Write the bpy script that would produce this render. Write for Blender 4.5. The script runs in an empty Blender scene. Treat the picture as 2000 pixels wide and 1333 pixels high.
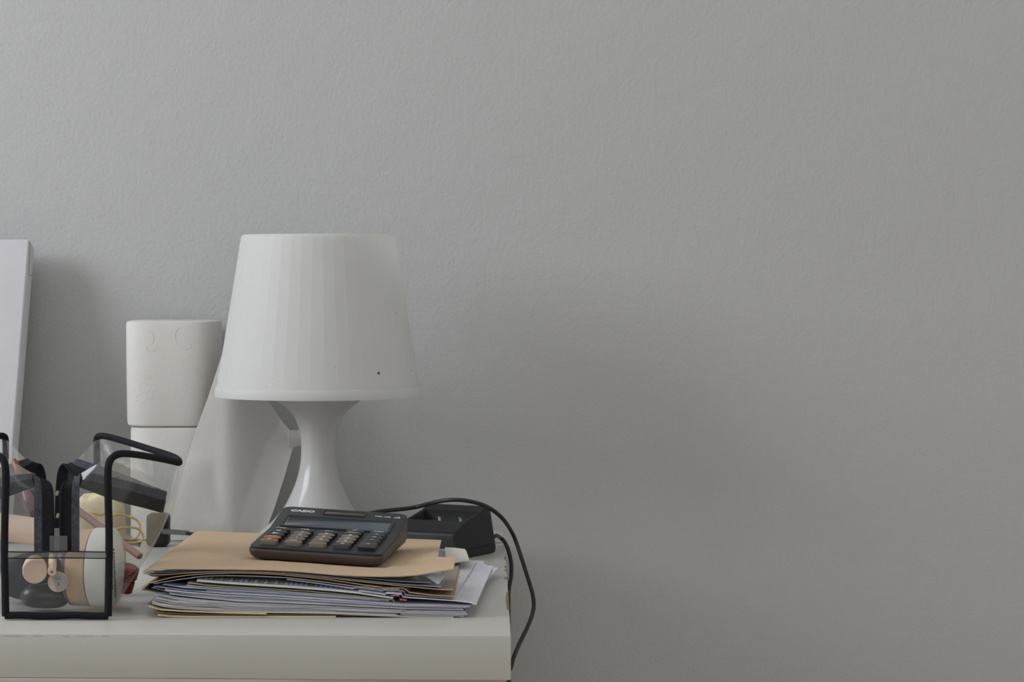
import bpy, bmesh, math, random
import numpy as np
from mathutils import Vector, Matrix, Euler
random.seed(7)
SC = bpy.context.scene
COL = SC.collection
R = math.radians

# ---------------------------------------------------------------- camera geometry (metres)
D0, CZ, HY, F = 2.53, 1.004, 535.0, 5000.0     # wall distance, lens height, horizon row, focal length in pixels of a 2000 px frame
TT = 0.75                                       # table top height
def P(px, py, d):                               # a pixel of the photo at distance d -> point in the room
    return Vector(((px - 1000) * d / F, d - D0, CZ - (py - HY) * d / F))
def PZ(px, py, z):                              # a pixel of the photo on the level z
    return P(px, py, (CZ - z) * F / (py - HY))

cam_d = bpy.data.cameras.new('camera'); cam = bpy.data.objects.new('camera', cam_d); COL.objects.link(cam)
cam.location = (0, -D0, CZ); cam.rotation_euler = (R(90), 0, 0)
cam_d.sensor_width = 36; cam_d.lens = 36 * F / 2000; cam_d.shift_y = -(666.5 - HY) / 2000
cam_d.clip_start = 0.05
SC.camera = cam

# ---------------------------------------------------------------- materials
def s2l(c):
    c /= 255.0
    return c / 12.92 if c <= 0.04045 else ((c + 0.055) / 1.055) ** 2.4
def lin(h):
    h = h.lstrip('#')
    return tuple(s2l(int(h[i:i + 2], 16)) for i in (0, 2, 4)) + (1.0,)

class N:                                        # a small node helper
    def __init__(s, name):
        s.m = bpy.data.materials.new(name); s.m.use_nodes = True
        s.t = s.m.node_tree; s.t.nodes.clear()
        s.out = s.n('ShaderNodeOutputMaterial')
    def n(s, k, **kw):
        x = s.t.nodes.new(k)
        for a, v in kw.items():
            if a in x.inputs.keys(): x.inputs[a].default_value = v
            else: setattr(x, a, v)
        return x
    def l(s, a, b): s.t.links.new(a, b)

def mat(name, col, rough=0.6, spec=0.4, metal=0.0, var=0.04, vscale=40, bump=0.0, bscale=300, coat=0.0, sss=0.0, trans=0.0):
    g = N(name)
    b = g.n('ShaderNodeBsdfPrincipled')
    b.inputs['Roughness'].default_value = rough; b.inputs['Specular IOR Level'].default_value = spec
    b.inputs['Metallic'].default_value = metal; b.inputs['Coat Weight'].default_value = coat
    tc = g.n('ShaderNodeTexCoord')
    if sss: b.inputs['Subsurface Weight'].default_value = sss; b.inputs['Subsurface Radius'].default_value = (1, 1, .95); b.inputs['Subsurface Scale'].default_value = 0.03
    nz = g.n('ShaderNodeTexNoise', Scale=vscale, Detail=3.0); g.l(tc.outputs['Object'], nz.inputs['Vector'])
    c = lin(col)
    rp = g.n('ShaderNodeValToRGB')
    rp.color_ramp.elements[0].position = 0.3; rp.color_ramp.elements[1].position = 0.7
    rp.color_ramp.elements[0].color = tuple(x * (1 - var) for x in c[:3]) + (1,)
    rp.color_ramp.elements[1].color = tuple(min(1, x * (1 + var)) for x in c[:3]) + (1,)
    g.l(nz.outputs['Fac'], rp.inputs['Fac']); g.l(rp.outputs['Color'], b.inputs['Base Color'])
    if bump:
        n2 = g.n('ShaderNodeTexNoise', Scale=bscale, Detail=4.0); g.l(tc.outputs['Object'], n2.inputs['Vector'])
        bp = g.n('ShaderNodeBump', Strength=bump, Distance=0.001)
        g.l(n2.outputs['Fac'], bp.inputs['Height']); g.l(bp.outputs['Normal'], b.inputs['Normal'])
    if trans:
        tr = g.n('ShaderNodeBsdfTranslucent'); g.l(rp.outputs['Color'], tr.inputs['Color'])
        mx = g.n('ShaderNodeMixShader'); mx.inputs[0].default_value = trans
        g.l(b.outputs[0], mx.inputs[1]); g.l(tr.outputs[0], mx.inputs[2]); g.l(mx.outputs[0], g.out.inputs[0])
    else:
        g.l(b.outputs[0], g.out.inputs[0])
    return g.m

def mat_vinyl(name, tint=(0.93, 0.94, 0.94), gloss=0.10):
    g = N(name)
    t = g.n('ShaderNodeBsdfTransparent'); t.inputs[0].default_value = tint + (1,)
    gl = g.n('ShaderNodeBsdfGlossy'); gl.inputs['Roughness'].default_value = 0.09; gl.inputs[0].default_value = (1, 1, 1, 1)
    tc = g.n('ShaderNodeTexCoord'); nz = g.n('ShaderNodeTexNoise', Scale=22.0, Detail=1.5, Distortion=0.6)
    g.l(tc.outputs['Object'], nz.inputs['Vector'])
    bp = g.n('ShaderNodeBump', Strength=0.35, Distance=0.01); g.l(nz.outputs['Fac'], bp.inputs['Height'])
    g.l(bp.outputs['Normal'], gl.inputs['Normal'])
    lw = g.n('ShaderNodeFresnel', IOR=1.45); g.l(bp.outputs['Normal'], lw.inputs['Normal'])
    mu = g.n('ShaderNodeMath', operation='MULTIPLY_ADD'); mu.inputs[1].default_value = 0.75; mu.inputs[2].default_value = 0.02; mu.use_clamp = True
    g.l(lw.outputs[0], mu.inputs[0])
    mx = g.n('ShaderNodeMixShader'); mn = g.n('ShaderNodeMath', operation='MINIMUM'); mn.inputs[1].default_value = 0.24; g.l(mu.outputs[0], mn.inputs[0]); g.l(mn.outputs[0], mx.inputs[0]); g.l(t.outputs[0], mx.inputs[1]); g.l(gl.outputs[0], mx.inputs[2])
    df = g.n('ShaderNodeBsdfDiffuse'); df.inputs[0].default_value = (0.75, 0.76, 0.76, 1)
    m2 = g.n('ShaderNodeMixShader'); m2.inputs[0].default_value = gloss
    g.l(mx.outputs[0], m2.inputs[1]); g.l(df.outputs[0], m2.inputs[2])
    g.l(m2.outputs[0], g.out.inputs[0])
    return g.m

def mat_wall(name, col):
    g = N(name); b = g.n('ShaderNodeBsdfPrincipled'); b.inputs['Roughness'].default_value = 0.75
    b.inputs['Specular IOR Level'].default_value = 0.25
    b.inputs['Base Color'].default_value = lin(col)
    tc = g.n('ShaderNodeTexCoord')
    a = g.n('ShaderNodeTexNoise', Scale=260.0, Detail=2.0); g.l(tc.outputs['Object'], a.inputs['Vector'])
    c = g.n('ShaderNodeTexNoise', Scale=45.0, Detail=2.0); g.l(tc.outputs['Object'], c.inputs['Vector'])
    ad = g.n('ShaderNodeMath', operation='MULTIPLY_ADD'); ad.inputs[1].default_value = 1.0
    g.l(a.outputs['Fac'], ad.inputs[0]); g.l(c.outputs['Fac'], ad.inputs[2])
    bp = g.n('ShaderNodeBump', Strength=0.25, Distance=0.002); g.l(ad.outputs[0], bp.inputs['Height'])
    g.l(bp.outputs['Normal'], b.inputs['Normal']); g.l(b.outputs[0], g.out.inputs[0])
    return g.m

def mat_pages(name, col, dark, scale=1600.0):   # the cut edge of many pages: fine level lines
    g = N(name); b = g.n('ShaderNodeBsdfPrincipled'); b.inputs['Roughness'].default_value = 0.85
    tc = g.n('ShaderNodeTexCoord'); mp = g.n('ShaderNodeMapping'); mp.inputs['Scale'].default_value = (6, 6, scale)
    g.l(tc.outputs['Object'], mp.inputs['Vector'])
    nz = g.n('ShaderNodeTexNoise', Scale=1.0, Detail=2.0); g.l(mp.outputs[0], nz.inputs['Vector'])
    rp = g.n('ShaderNodeValToRGB'); rp.color_ramp.elements[0].position = 0.35; rp.color_ramp.elements[1].position = 0.6
    rp.color_ramp.elements[0].color = lin(dark); rp.color_ramp.elements[1].color = lin(col)
    g.l(nz.outputs['Fac'], rp.inputs['Fac']); g.l(rp.outputs[0], b.inputs['Base Color']); g.l(b.outputs[0], g.out.inputs[0])
    return g.m

def mat_print(name):                            # printed table with highlighted cells near the sheet's front edge (UV: x along, y back in metres)
    g = N(name); b = g.n('ShaderNodeBsdfPrincipled'); b.inputs['Roughness'].default_value = 0.8
    uv = g.n('ShaderNodeUVMap'); sp = g.n('ShaderNodeSeparateXYZ'); g.l(uv.outputs[0], sp.inputs[0])
    def M(op, a, v=None, w=None):
        x = g.n('ShaderNodeMath', operation=op)
        for i, q in enumerate((a, v, w)):
            if q is None: continue
            if isinstance(q, (int, float)): x.inputs[i].default_value = q
            else: g.l(q, x.inputs[i])
        return x.outputs[0]
    u, v = sp.outputs[0], sp.outputs[1]
    cell = M('FLOOR', M('DIVIDE', u, 0.0037)); fr = M('FRACT', M('DIVIDE', u, 0.0037))
    band = M('MULTIPLY', M('GREATER_THAN', v, 0.0045), M('LESS_THAN', v, 0.018))
    vline = M('MULTIPLY', M('LESS_THAN', fr, 0.30), band)
    hline = M('MULTIPLY', M('LESS_THAN', M('ABSOLUTE', M('SUBTRACT', v, 0.0045)), 0.0009), 1.0)
    wn = g.n('ShaderNodeTexWhiteNoise', noise_dimensions='1D'); g.l(M('ADD', cell, 3.0), wn.inputs['W'])
    green = M('MULTIPLY', M('MULTIPLY', M('GREATER_THAN', wn.outputs['Value'], 0.62), band), M('LESS_THAN', u, 0.085))
    left = M('MULTIPLY', M('LESS_THAN', u, 0.022), band)
    m1 = g.n('ShaderNodeMix', data_type='RGBA'); m1.inputs[6].default_value = lin('#dcdce8'); m1.inputs[7].default_value = lin('#b9c23c'); g.l(M('MAXIMUM', green, M('MULTIPLY', left, 0.35)), m1.inputs[0])
    m2 = g.n('ShaderNodeMix', data_type='RGBA'); g.l(m1.outputs[2], m2.inputs[6]); m2.inputs[7].default_value = lin('#5c5c80')
    g.l(M('MULTIPLY', M('MAXIMUM', vline, hline), 0.75), m2.inputs[0])
    g.l(m2.outputs[2], b.inputs['Base Color']); g.l(b.outputs[0], g.out.inputs[0])
    return g.m

WHITE = '#e6e6e4'
M_ = dict(
    wall=mat_wall('grey_wall_paint', '#b9b9b9'), wallw=mat_wall('white_wall_paint', '#f0efec'), ceiling=mat_wall('ceiling_paint', '#efeeec'),
    floor=mat('floor_wood', '#c9bba8', 0.5, var=0.15, vscale=6),
    table=mat('table_lacquer', '#c3c1bb', 0.33, 0.45, var=0.015, vscale=15, bump=0.03, bscale=60),
    apron=mat('table_apron_paint', '#c4b6b1', 0.5), chip=mat('chipped_fibreboard', '#8f7a5c', 0.9, var=0.3, vscale=300, bump=0.4, bscale=500),
    canvas=mat('canvas_primed', '#cdccd0', 0.85, 0.2, var=0.02, bump=0.12, bscale=900),
    tissue=mat('tissue_paper', '#e2e0dc', 0.95, 0.1, var=0.01, bump=0.25, bscale=700, trans=0.2),
    roll=mat('tissue_roll_paper', '#e6e4df', 0.95, 0.1, var=0.01, bump=0.25, bscale=700, trans=0.25),
    core=mat('cardboard_core', '#b49a7c', 0.9),
    shade=mat('lamp_shade_plastic', '#ebebea', 0.5, 0.3, var=0.01, trans=0.48),
    base=mat('lamp_base_gloss', '#cbcaca', 0.2, 0.4, var=0.01, coat=0.12, trans=0.2),
    brass=mat('socket_metal', '#b8b8b4', 0.35, metal=0.8), bulb=mat('bulb_glass', '#f4f3ee', 0.2),
    kraft=mat('kraft_board', '#c4ab8f', 0.85, 0.2, var=0.05, vscale=260, bump=0.1, bscale=700),
    kraftback=mat('kraft_grey_lining', '#b8b2a6', 0.85, 0.2, var=0.04, vscale=200),
    paper=mat('white_paper', '#dfdfe6', 0.85, 0.2, var=0.02), paperb=mat('bluish_paper', '#c9cbe0', 0.85, 0.2, var=0.04),
    paperg=mat('grey_paper', '#c8c8cc', 0.85, 0.2, var=0.05), cream=mat('cream_card', '#dccfae', 0.85, 0.2, var=0.05, vscale=120),
    yellow=mat('yellow_paper', '#d8d0a4', 0.85, 0.2), tan=mat('tan_envelope', '#a98c66', 0.85, 0.2, var=0.12, vscale=60),
    tabcard=mat('ivory_card', '#d9d5c8', 0.85, 0.2), palebl=mat('pale_blue_paper', '#ccd4dc', 0.85, 0.2), pink=mat('pink_paper', '#9a6b80', 0.85, 0.2),
    pages=mat_pages('stacked_page_edges', '#d3cfca', '#8f8a88'), pages2=mat_pages('stacked_page_edges_white', '#d2d2da', '#9a9aa8', 2200),
    printed=mat_print('printed_table_paper'),
    calc=mat('calculator_black_plastic', '#292b2d', 0.45, 0.4, var=0.04, vscale=200, bump=0.08, bscale=2500),
    calcbase=mat('calculator_brown_plastic', '#4a423d', 0.45, 0.4, var=0.04),
    lcd=mat('lcd_glass', '#48535a', 0.12, 0.55, var=0.03), solar=mat('solar_cell', '#4b4234', 0.2, 0.5, var=0.1, vscale=100),
    keyg=mat('key_taupe', '#7a7166', 0.5, 0.4), keyd=mat('key_dark', '#3a3b3c', 0.45, 0.45), keyshade=mat('key_row_shade', '#1d1c1b', 0.5), keyo=mat('key_orange', '#c2603a', 0.5, 0.4),
    print=mat('printed_white', '#d9dbdc', 0.6), black=mat('black_plastic', '#17181b', 0.5, 0.4, var=0.08, vscale=200, bump=0.12, bscale=1500),
    cavity=mat('charger_cavity_plastic', '#0e0e0f', 0.6, 0.3), rubber=mat('black_cable_rubber', '#141516', 0.42, 0.45),
    metal=mat('contact_metal', '#8f8a78', 0.5, metal=0.3), flat=mat('grey_strain_relief', '#4b4d48', 0.5),
    binding=mat('black_binding_tape', '#14151b', 0.8, 0.25, var=0.2, vscale=400, bump=0.3, bscale=1500),
    border=mat('grey_stitched_border', '#404149', 0.7, 0.3, var=0.35, vscale=350, bump=0.5, bscale=900),
    vinyl=mat_vinyl('clear_vinyl', (0.96, 0.965, 0.965), 0.025), vinylgrey=mat_vinyl('smoky_vinyl', (0.42, 0.43, 0.44), 0.10),
    beige=mat('beige_plastic', '#ecd4c2', 0.45, 0.35), beige2=mat('beige_cap', '#ecd0b8', 0.55, 0.3), tanliq=mat('tan_cream_jar', '#d2b294', 0.35, 0.5, var=0.08, vscale=60),
    purple=mat('mauve_rim', '#7a6068', 0.3, 0.5), white=mat('white_plastic', '#e6e5df', 0.4, 0.4), mauve=mat('mauve_pencil', '#a08078', 0.5),
    brownp=mat('brown_pencil', '#a5805f', 0.5), tip=mat('pencil_tip', '#7d4a2c', 0.7), red=mat('dark_red_plastic', '#8a2428', 0.35, 0.5),
    greyp=mat('dark_grey_pouch', '#303338', 0.3, 0.5, var=0.25, vscale=30), charcoal=mat('charcoal_case', '#1f2125', 0.3, 0.5),
    greylid=mat('grey_label_disc', '#b8b4ac', 0.5), creamc=mat('cream_fabric', '#dccfae', 0.9, 0.2, var=0.12, vscale=80, bump=0.3, bscale=200),
    elastic=mat('yellow_elastic', '#cdb67c', 0.8, 0.2, var=0.2, vscale=100), clip=mat('black_hair_clip', '#26262a', 0.5, var=0.4, vscale=300),
    wood=mat('red_brown_wood', '#7d5138', 0.4), bristle=mat('brush_bristle', '#3b3436', 0.9), orange=mat('orange_print', '#c98a3c', 0.6), greyprint=mat('grey_print', '#5d5d64', 0.6),
    dirt=mat('dark_smudge', '#4c4844', 0.9), scuff=mat('brown_scuff', '#a8988c', 0.9),
)

# ---------------------------------------------------------------- mesh helpers
def tag(o, label=None, cat=None, group=None, kind=None):
    if label: o['label'] = label
    if cat: o['category'] = cat
    if group: o['group'] = group
    if kind: o['kind'] = kind
    return o
def thing(name, loc, label, cat, group=None):
    o = bpy.data.objects.new(name, None); COL.objects.link(o); o.location = loc; o.empty_display_size = 0.02
    return tag(o, label, cat, group)
def root_of(o):
    while o.parent: o = o.parent
    return o
def mesh(name, vf, m, parent=None, origin=None, smooth=True, angle=35, local=False, uv=None):
    """vf = (verts, faces[, material indices]) in room coordinates unless local"""
    vs, fs = vf[0], vf[1]
    if parent is not None: off = Vector((0, 0, 0)) if local else root_of(parent).location
    else: off = Vector(origin) if origin is not None else Vector((0, 0, 0))
    me = bpy.data.meshes.new(name)
    me.from_pydata([Vector(v) - off for v in vs], [], fs)
    bm = bmesh.new(); bm.from_mesh(me)
    if len(vf) < 4: bmesh.ops.recalc_face_normals(bm, faces=bm.faces)
    bm.to_mesh(me); bm.free()
    for q in (m if isinstance(m, (list, tuple)) else [m]): me.materials.append(q)
    if len(vf) > 2 and vf[2] is not None: me.polygons.foreach_set('material_index', vf[2])
    if uv is not None:
        L = me.uv_layers.new(name='UVMap')
        for lp in me.loops: L.data[lp.index].uv = uv[lp.vertex_index]
    if smooth:
        me.polygons.foreach_set('use_smooth', [True] * len(me.polygons)); me.set_sharp_from_angle(angle=R(angle))
    o = bpy.data.objects.new(name, me); COL.objects.link(o)
    if parent is not None: o.parent = parent
    elif origin is not None: o.location = off
    return o
def join(*vfs):
    V, Fc = [], []
    for v, f in vfs:
        n = len(V); V += [Vector(x) for x in v]; Fc += [[i + n for i in q] for q in f]
    return V, Fc
def xf(vf, M): return [M @ Vector(v) for v in vf[0]], vf[1]
def box(x0, x1, y0, y1, z0, z1, bev=0.0, seg=2):
    bm = bmesh.new(); bmesh.ops.create_cube(bm, size=1)
    for v in bm.verts:
        v.co = Vector(((x0 + x1) / 2 + v.co.x * (x1 - x0), (y0 + y1) / 2 + v.co.y * (y1 - y0), (z0 + z1) / 2 + v.co.z * (z1 - z0)))
    if bev: bmesh.ops.bevel(bm, geom=list(bm.edges), offset=bev, segments=seg, profile=0.5, affect='EDGES')
    return bm_out(bm)
def bm_out(bm):
    bm.verts.ensure_lookup_table(); bm.verts.index_update()
    r = [v.co.copy() for v in bm.verts], [[v.index for v in f.verts] for f in bm.faces]; bm.free(); return r
def lathe(prof, seg=64, caps=True):             # prof: (radius, height)
    V, Fc = [], []
    for r, z in prof:
        for i in range(seg):
            a = 2 * math.pi * i / seg; V.append(Vector((r * math.cos(a), r * math.sin(a), z)))
    for j in range(len(prof) - 1):
        for i in range(seg):
            k = (i + 1) % seg; Fc.append([j * seg + i, j * seg + k, (j + 1) * seg + k, (j + 1) * seg + i])
    if caps:
        Fc.append(list(range(seg))[::-1]); n = (len(prof) - 1) * seg; Fc.append([n + i for i in range(seg)])
    return V, Fc
def spline(pts, n=8):                           # Catmull-Rom through points
    p = [Vector(q) for q in pts]; out = []
    for i in range(len(p) - 1):
        a = p[i - 1] if i > 0 else 2 * p[0] - p[1]; b, c = p[i], p[i + 1]; d = p[i + 2] if i + 2 < len(p) else 2 * p[-1] - p[-2]
        for k in range(n):
            t = k / n
            out.append(0.5 * ((2 * b) + (c - a) * t + (2 * a - 5 * b + 4 * c - d) * t * t + (3 * b - a - 3 * c + d) * t ** 3))
    return out + [p[-1]]
def tube(pts, r, seg=10, closed=False, ry=None, caps=True, radii=None):
    p = [Vector(q) for q in pts]; n = len(p); V, Fc = [], []
    T = []
    for i in range(n):
        a = p[(i - 1) % n] if closed or i > 0 else p[i]; b = p[(i + 1) % n] if closed or i < n - 1 else p[i]
        T.append((b - a).normalized())
    up = Vector((0, 0, 1)) if abs(T[0].z) < 0.9 else Vector((1, 0, 0))
    u = (up - T[0] * up.dot(T[0])).normalized()
    for i in range(n):
        u = (u - T[i] * u.dot(T[i])).normalized(); w = T[i].cross(u)
        rr = radii[i] if radii else r; r2 = ry if ry else rr
        for k in range(seg):
            a = 2 * math.pi * k / seg; V.append(p[i] + u * (rr * math.cos(a)) + w * (r2 * math.sin(a)))
    m = n if closed else n - 1
    for i in range(m):
        j = (i + 1) % n
        for k in range(seg):
            l = (k + 1) % seg; Fc.append([i * seg + k, i * seg + l, j * seg + l, j * seg + k])
    if caps and not closed:
        Fc.append(list(range(seg))[::-1]); Fc.append([(n - 1) * seg + k for k in range(seg)])
    return V, Fc
def grid(fn, nu, nv, thick=0.0):                # fn(u, v) -> point; a shell if thick (offset along -normal estimated)
    V = [Vector(fn(i / nu, j / nv)) for j in range(nv + 1) for i in range(nu + 1)]
    Fc = [[j * (nu + 1) + i, j * (nu + 1) + i + 1, (j + 1) * (nu + 1) + i + 1, (j + 1) * (nu + 1) + i] for j in range(nv) for i in range(nu)]
    if thick:
        nrm = [Vector() for _ in V]
        for f in Fc:
            q = (V[f[1]] - V[f[0]]).cross(V[f[3]] - V[f[0]])
            for i in f: nrm[i] += q
        n = len(V); V2 = [V[i] - nrm[i].normalized() * thick for i in range(n)]
        F2 = [[i + n for i in f][::-1] for f in Fc]
        W = nu + 1
        rim = [j for j in range(nu + 1)] + [j * W + nu for j in range(1, nv + 1)] + [nv * W + i for i in range(nu - 1, -1, -1)] + [j * W for j in range(nv - 1, 0, -1)]
        S = [[rim[k], rim[(k + 1) % len(rim)], rim[(k + 1) % len(rim)] + n, rim[k] + n] for k in range(len(rim))]
        V, Fc = V + V2, Fc + F2 + S
    return V, Fc
def rrect(w, l, r, seg=6):                      # rounded rectangle outline, centred in x, y from 0 to l
    out = []
    for cx, cy, a0 in ((w / 2 - r, r, -90), (w / 2 - r, l - r, 0), (-w / 2 + r, l - r, 90), (-w / 2 + r, r, 180)):
        for k in range(seg + 1):
            a = R(a0 + 90 * k / seg); out.append((cx + r * math.cos(a), cy + r * math.sin(a)))
    return out
def text(s, size, depth=0.0002, sx=1.0, bold=0.0):        # lettering as mesh data, centred, lying in xy
    c = bpy.data.curves.new('lettering_curve', 'FONT'); c.body = s; c.size = size; c.extrude = depth / 2; c.align_x = 'CENTER'; c.align_y = 'CENTER'; c.resolution_u = 3; c.offset = bold
    o = bpy.data.objects.new('lettering_source', c); COL.objects.link(o)
    dg = bpy.context.evaluated_depsgraph_get(); me = bpy.data.meshes.new_from_object(o.evaluated_get(dg))
    vf = [Vector((v.co.x * sx, v.co.y, v.co.z)) for v in me.vertices], [list(p.vertices) for p in me.polygons]
    bpy.data.objects.remove(o); bpy.data.curves.remove(c); bpy.data.meshes.remove(me)
    return vf
def along(a, b):                                # matrix taking +Z from point a towards b
    a, b = Vector(a), Vector(b)
    return Matrix.Translation(a) @ (b - a).to_track_quat('Z', 'Y').to_matrix().to_4x4()

# ---------------------------------------------------------------- the room
XL, XR, YF = -2.0, 0.95, -3.4
ZC = 2.6
def struct(name, vf, m): return tag(mesh(name, vf, m, smooth=False), kind='structure')
struct('floor', box(XL - .1, XR + .1, YF - .1, .1, -.1, 0), M_['floor'])
struct('ceiling', box(XL - .1, XR + .1, YF - .1, .1, ZC, ZC + .1), M_['ceiling'])
struct('wall_back', box(XL - .1, XR + .1, 0, .1, 0, ZC), M_['wall'])
struct('wall_right', box(XR, XR + .1, YF, 0, 0, ZC), M_['wallw'])
VX0, VX1, VZ0, VZ1 = -0.92, 0.16, 1.11, 2.39        # opening added for fill light, unseen behind the camera
struct('wall_front', join(box(XL - .1, VX0, YF - .1, YF, 0, ZC), box(VX1, XR + .1, YF - .1, YF, 0, ZC), box(VX0, VX1, YF - .1, YF, 0, VZ0), box(VX0, VX1, YF - .1, YF, VZ1, ZC)), M_['wallw'])
struct('added_fill_window', join(box(VX0, VX1, YF - .07, YF - .03, VZ0, VZ0 + .04), box(VX0, VX1, YF - .07, YF - .03, VZ1 - .04, VZ1), box(VX0, VX0 + .04, YF - .07, YF - .03, VZ0 + .04, VZ1 - .04), box(VX1 - .04, VX1, YF - .07, YF - .03, VZ0 + .04, VZ1 - .04), box(-.40, -.36, YF - .07, YF - .03, VZ0 + .04, VZ1 - .04)), M_['white'])
WY0, WY1, WZ0, WZ1 = -1.64, -0.36, 1.21, 2.29   # window opening
struct('wall_left', join(box(XL - .1, XL, YF, WY0, 0, ZC), box(XL - .1, XL, WY1, 0, 0, ZC), box(XL - .1, XL, WY0, WY1, 0, WZ0), box(XL - .1, XL, WY0, WY1, WZ1, ZC)), M_['wallw'])
fw = .04
struct('window_1', join(box(XL - .07, XL - .03, WY0, WY1, WZ0, WZ0 + fw), box(XL - .07, XL - .03, WY0, WY1, WZ1 - fw, WZ1), box(XL - .07, XL - .03, WY0, WY0 + fw, WZ0 + fw, WZ1 - fw), box(XL - .07, XL - .03, WY1 - fw, WY1, WZ0 + fw, WZ1 - fw), box(XL - .07, XL - .03, (WY0 + WY1) / 2 - .02, (WY0 + WY1) / 2 + .02, WZ0 + fw, WZ1 - fw)), M_['white'])

# ---------------------------------------------------------------- table
TX0 = -1.15
fr_l, fr_r = PZ(0, 1238, TT), PZ(998, 1242.5, TT)
bk_r = PZ(985, 1043, TT)
sl = (fr_r.y - fr_l.y) / (fr_r.x - fr_l.x)
fl = Vector((TX0, fr_l.y + (TX0 - fr_l.x) * sl, TT)); bl = Vector((TX0 - .006, bk_r.y, TT))
table = thing('side_table', (-.57, -.38, 0), 'white lacquered table with a thick chipped top standing against the wall', 'table')
def quadprism(a, b, c, d, z0, z1, bev):
    bm = bmesh.new(); lo = [bm.verts.new((q.x, q.y, z0)) for q in (a, b, c, d)]; hi = [bm.verts.new((q.x, q.y, z1)) for q in (a, b, c, d)]
    bm.faces.new(lo[::-1]); bm.faces.new(hi)
    for i in range(4): bm.faces.new((lo[i], lo[(i + 1) % 4], hi[(i + 1) % 4], hi[i]))
    bmesh.ops.bevel(bm, geom=list(bm.edges), offset=bev, segments=2, profile=.5, affect='EDGES'); return bm_out(bm)
ZB = 0.7185
top = mesh('table_top', quadprism(fl, fr_r, bk_r, bl, ZB, TT, .0011), M_['table'], table)
ins = .0025
mesh('apron', box(TX0 + .01, -.004, fr_r.y + .006, fr_r.y + .024, .60, ZB), M_['apron'], table)
for lx, ly in ((TX0 + .03, fl.y + .05), (-.065, fl.y + .05), (TX0 + .03, bk_r.y - .06), (-.065, bk_r.y - .06)):
    mesh('leg', box(lx - .0225, lx + .0225, ly - .0225, ly + .0225, 0, ZB, .002), M_['table'], table)
def edge_x(y): return fr_r.x + (bk_r.x - fr_r.x) * (y - fr_r.y) / (bk_r.y - fr_r.y)
def chip(y0, y1, w, h, sd):                     # a broken flake of lacquer on the right edge: an irregular raised patch over the edge
    rnd = random.Random(sd); V, Fc = [], []; n = 9
    for i in range(n + 1):
        t = i / n; y = y0 + (y1 - y0) * t; k = math.sin(math.pi * min(.97, max(.03, t))) ** .4 * rnd.uniform(.6, 1)
        x = edge_x(y)
        V += [Vector((x - .0008 - w * k, y, TT + .0002)), Vector((x + .0002, y, TT + .0001)), Vector((x + .0003, y, TT - h * k))]
    for i in range(n):
        a = 3 * i; Fc += [[a, a + 1, a + 4, a + 3], [a + 1, a + 2, a + 5, a + 4]]
    return V, Fc
for k, (ya, yb, w, h) in enumerate(((1158, 1192, .0016, .006), (1128, 1132, .0016, .003), (1113, 1116, .0014, .003), (1088, 1094, .001, .003), (1106, 1109, .0018, .003))):
    y1 = PZ(990, ya, TT).y; y0 = PZ(990, yb, TT).y
    c = mesh('chipped_edge', chip(y0, y1, w, h, k), M_['chip'], table, smooth=False)
    if k == 0: c['label'] = 'bare brown flake broken off the right table edge'
def nick(px0, px1, sd):                         # dark scuffs just under the front edge
    rnd = random.Random(sd); V, Fc = [], []; n = 8
    for i in range(n + 1):
        t = i / n; x = (px0 + (px1 - px0) * t - 1000) * 1.801 / F; y = fr_l.y + (x - fr_l.x) * sl - .0002
        z = TT - .0016; h = .0005 * rnd.uniform(.2, 1) * math.sin(math.pi * min(.95, max(.05, t)))
        V += [Vector((x, y, z)), Vector((x, y, z - h - .0001))]
    for i in range(n): a = 2 * i; Fc.append([a, a + 1, a + 3, a + 2])
    return V, Fc
for k, (a, b) in enumerate(((2, 46), (60, 83), (118, 134), (150, 182), (196, 212))):
    mesh('edge_scuff', nick(a, b, k), M_['scuff'], table, smooth=False)
bx0, bx1 = P(955, 0, 2.41).x, P(983, 0, 2.41).x
mesh('corner_block', box(bx0, bx1, 2.412 - D0, 2.44 - D0, TT, TT + .0095, .001), M_['table'], table)

# ---------------------------------------------------------------- canvas leaning on the wall
a_t, a_b = P(57, 467, 2.487), P(11, 1064.5, 2.397)
a_b.z = TT + .0090
up = (a_t - a_b); nb = Vector((0, up.z, -up.y)).normalized()      # towards the wall
rt = Vector((1, 0, 0))
th, cw = .029, .30
def canvas_shell():
    bm = bmesh.new(); vs = []
    for k in (0, 1):
        for (s, t) in ((-cw, 0), (0, 0), (0, 1), (-cw, 1)):
            vs.append(bm.verts.new(a_b + up * t + rt * s + nb * (th * k)))
    bm.faces.new(vs[:4]); bm.faces.new(vs[4:][::-1])
    for i in range(4): bm.faces.new((vs[i], vs[4 + i], vs[4 + (i + 1) % 4], vs[(i + 1) % 4]))
    bmesh.ops.bevel(bm, geom=list(bm.edges), offset=.0018, segments=3, profile=.5, affect='EDGES'); return bm_out(bm)
cv = thing('canvas', (a_b.x - .15, a_b.y, TT), 'blank white stretched canvas leaning against the wall at the left edge', 'canvas')
mesh('canvas_cloth', canvas_shell(), M_['canvas'], cv)
def fold():                                     # the folded cloth at the canvas's top corner
    o = a_t + nb * .004 + rt * .0003
    V = [o - up.normalized() * .002, o + nb * .017 - up.normalized() * .002, o + nb * .019 - up.normalized() * .030, o + nb * .006 - up.normalized() * .033]
    return V + [v + rt * .0006 for v in V], [[0, 1, 2, 3], [4, 5, 6, 7], [0, 1, 5, 4], [1, 2, 6, 5], [2, 3, 7, 6], [3, 0, 4, 7]]
mesh('corner_fold', fold(), M_['canvas'], cv, smooth=False)

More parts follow.
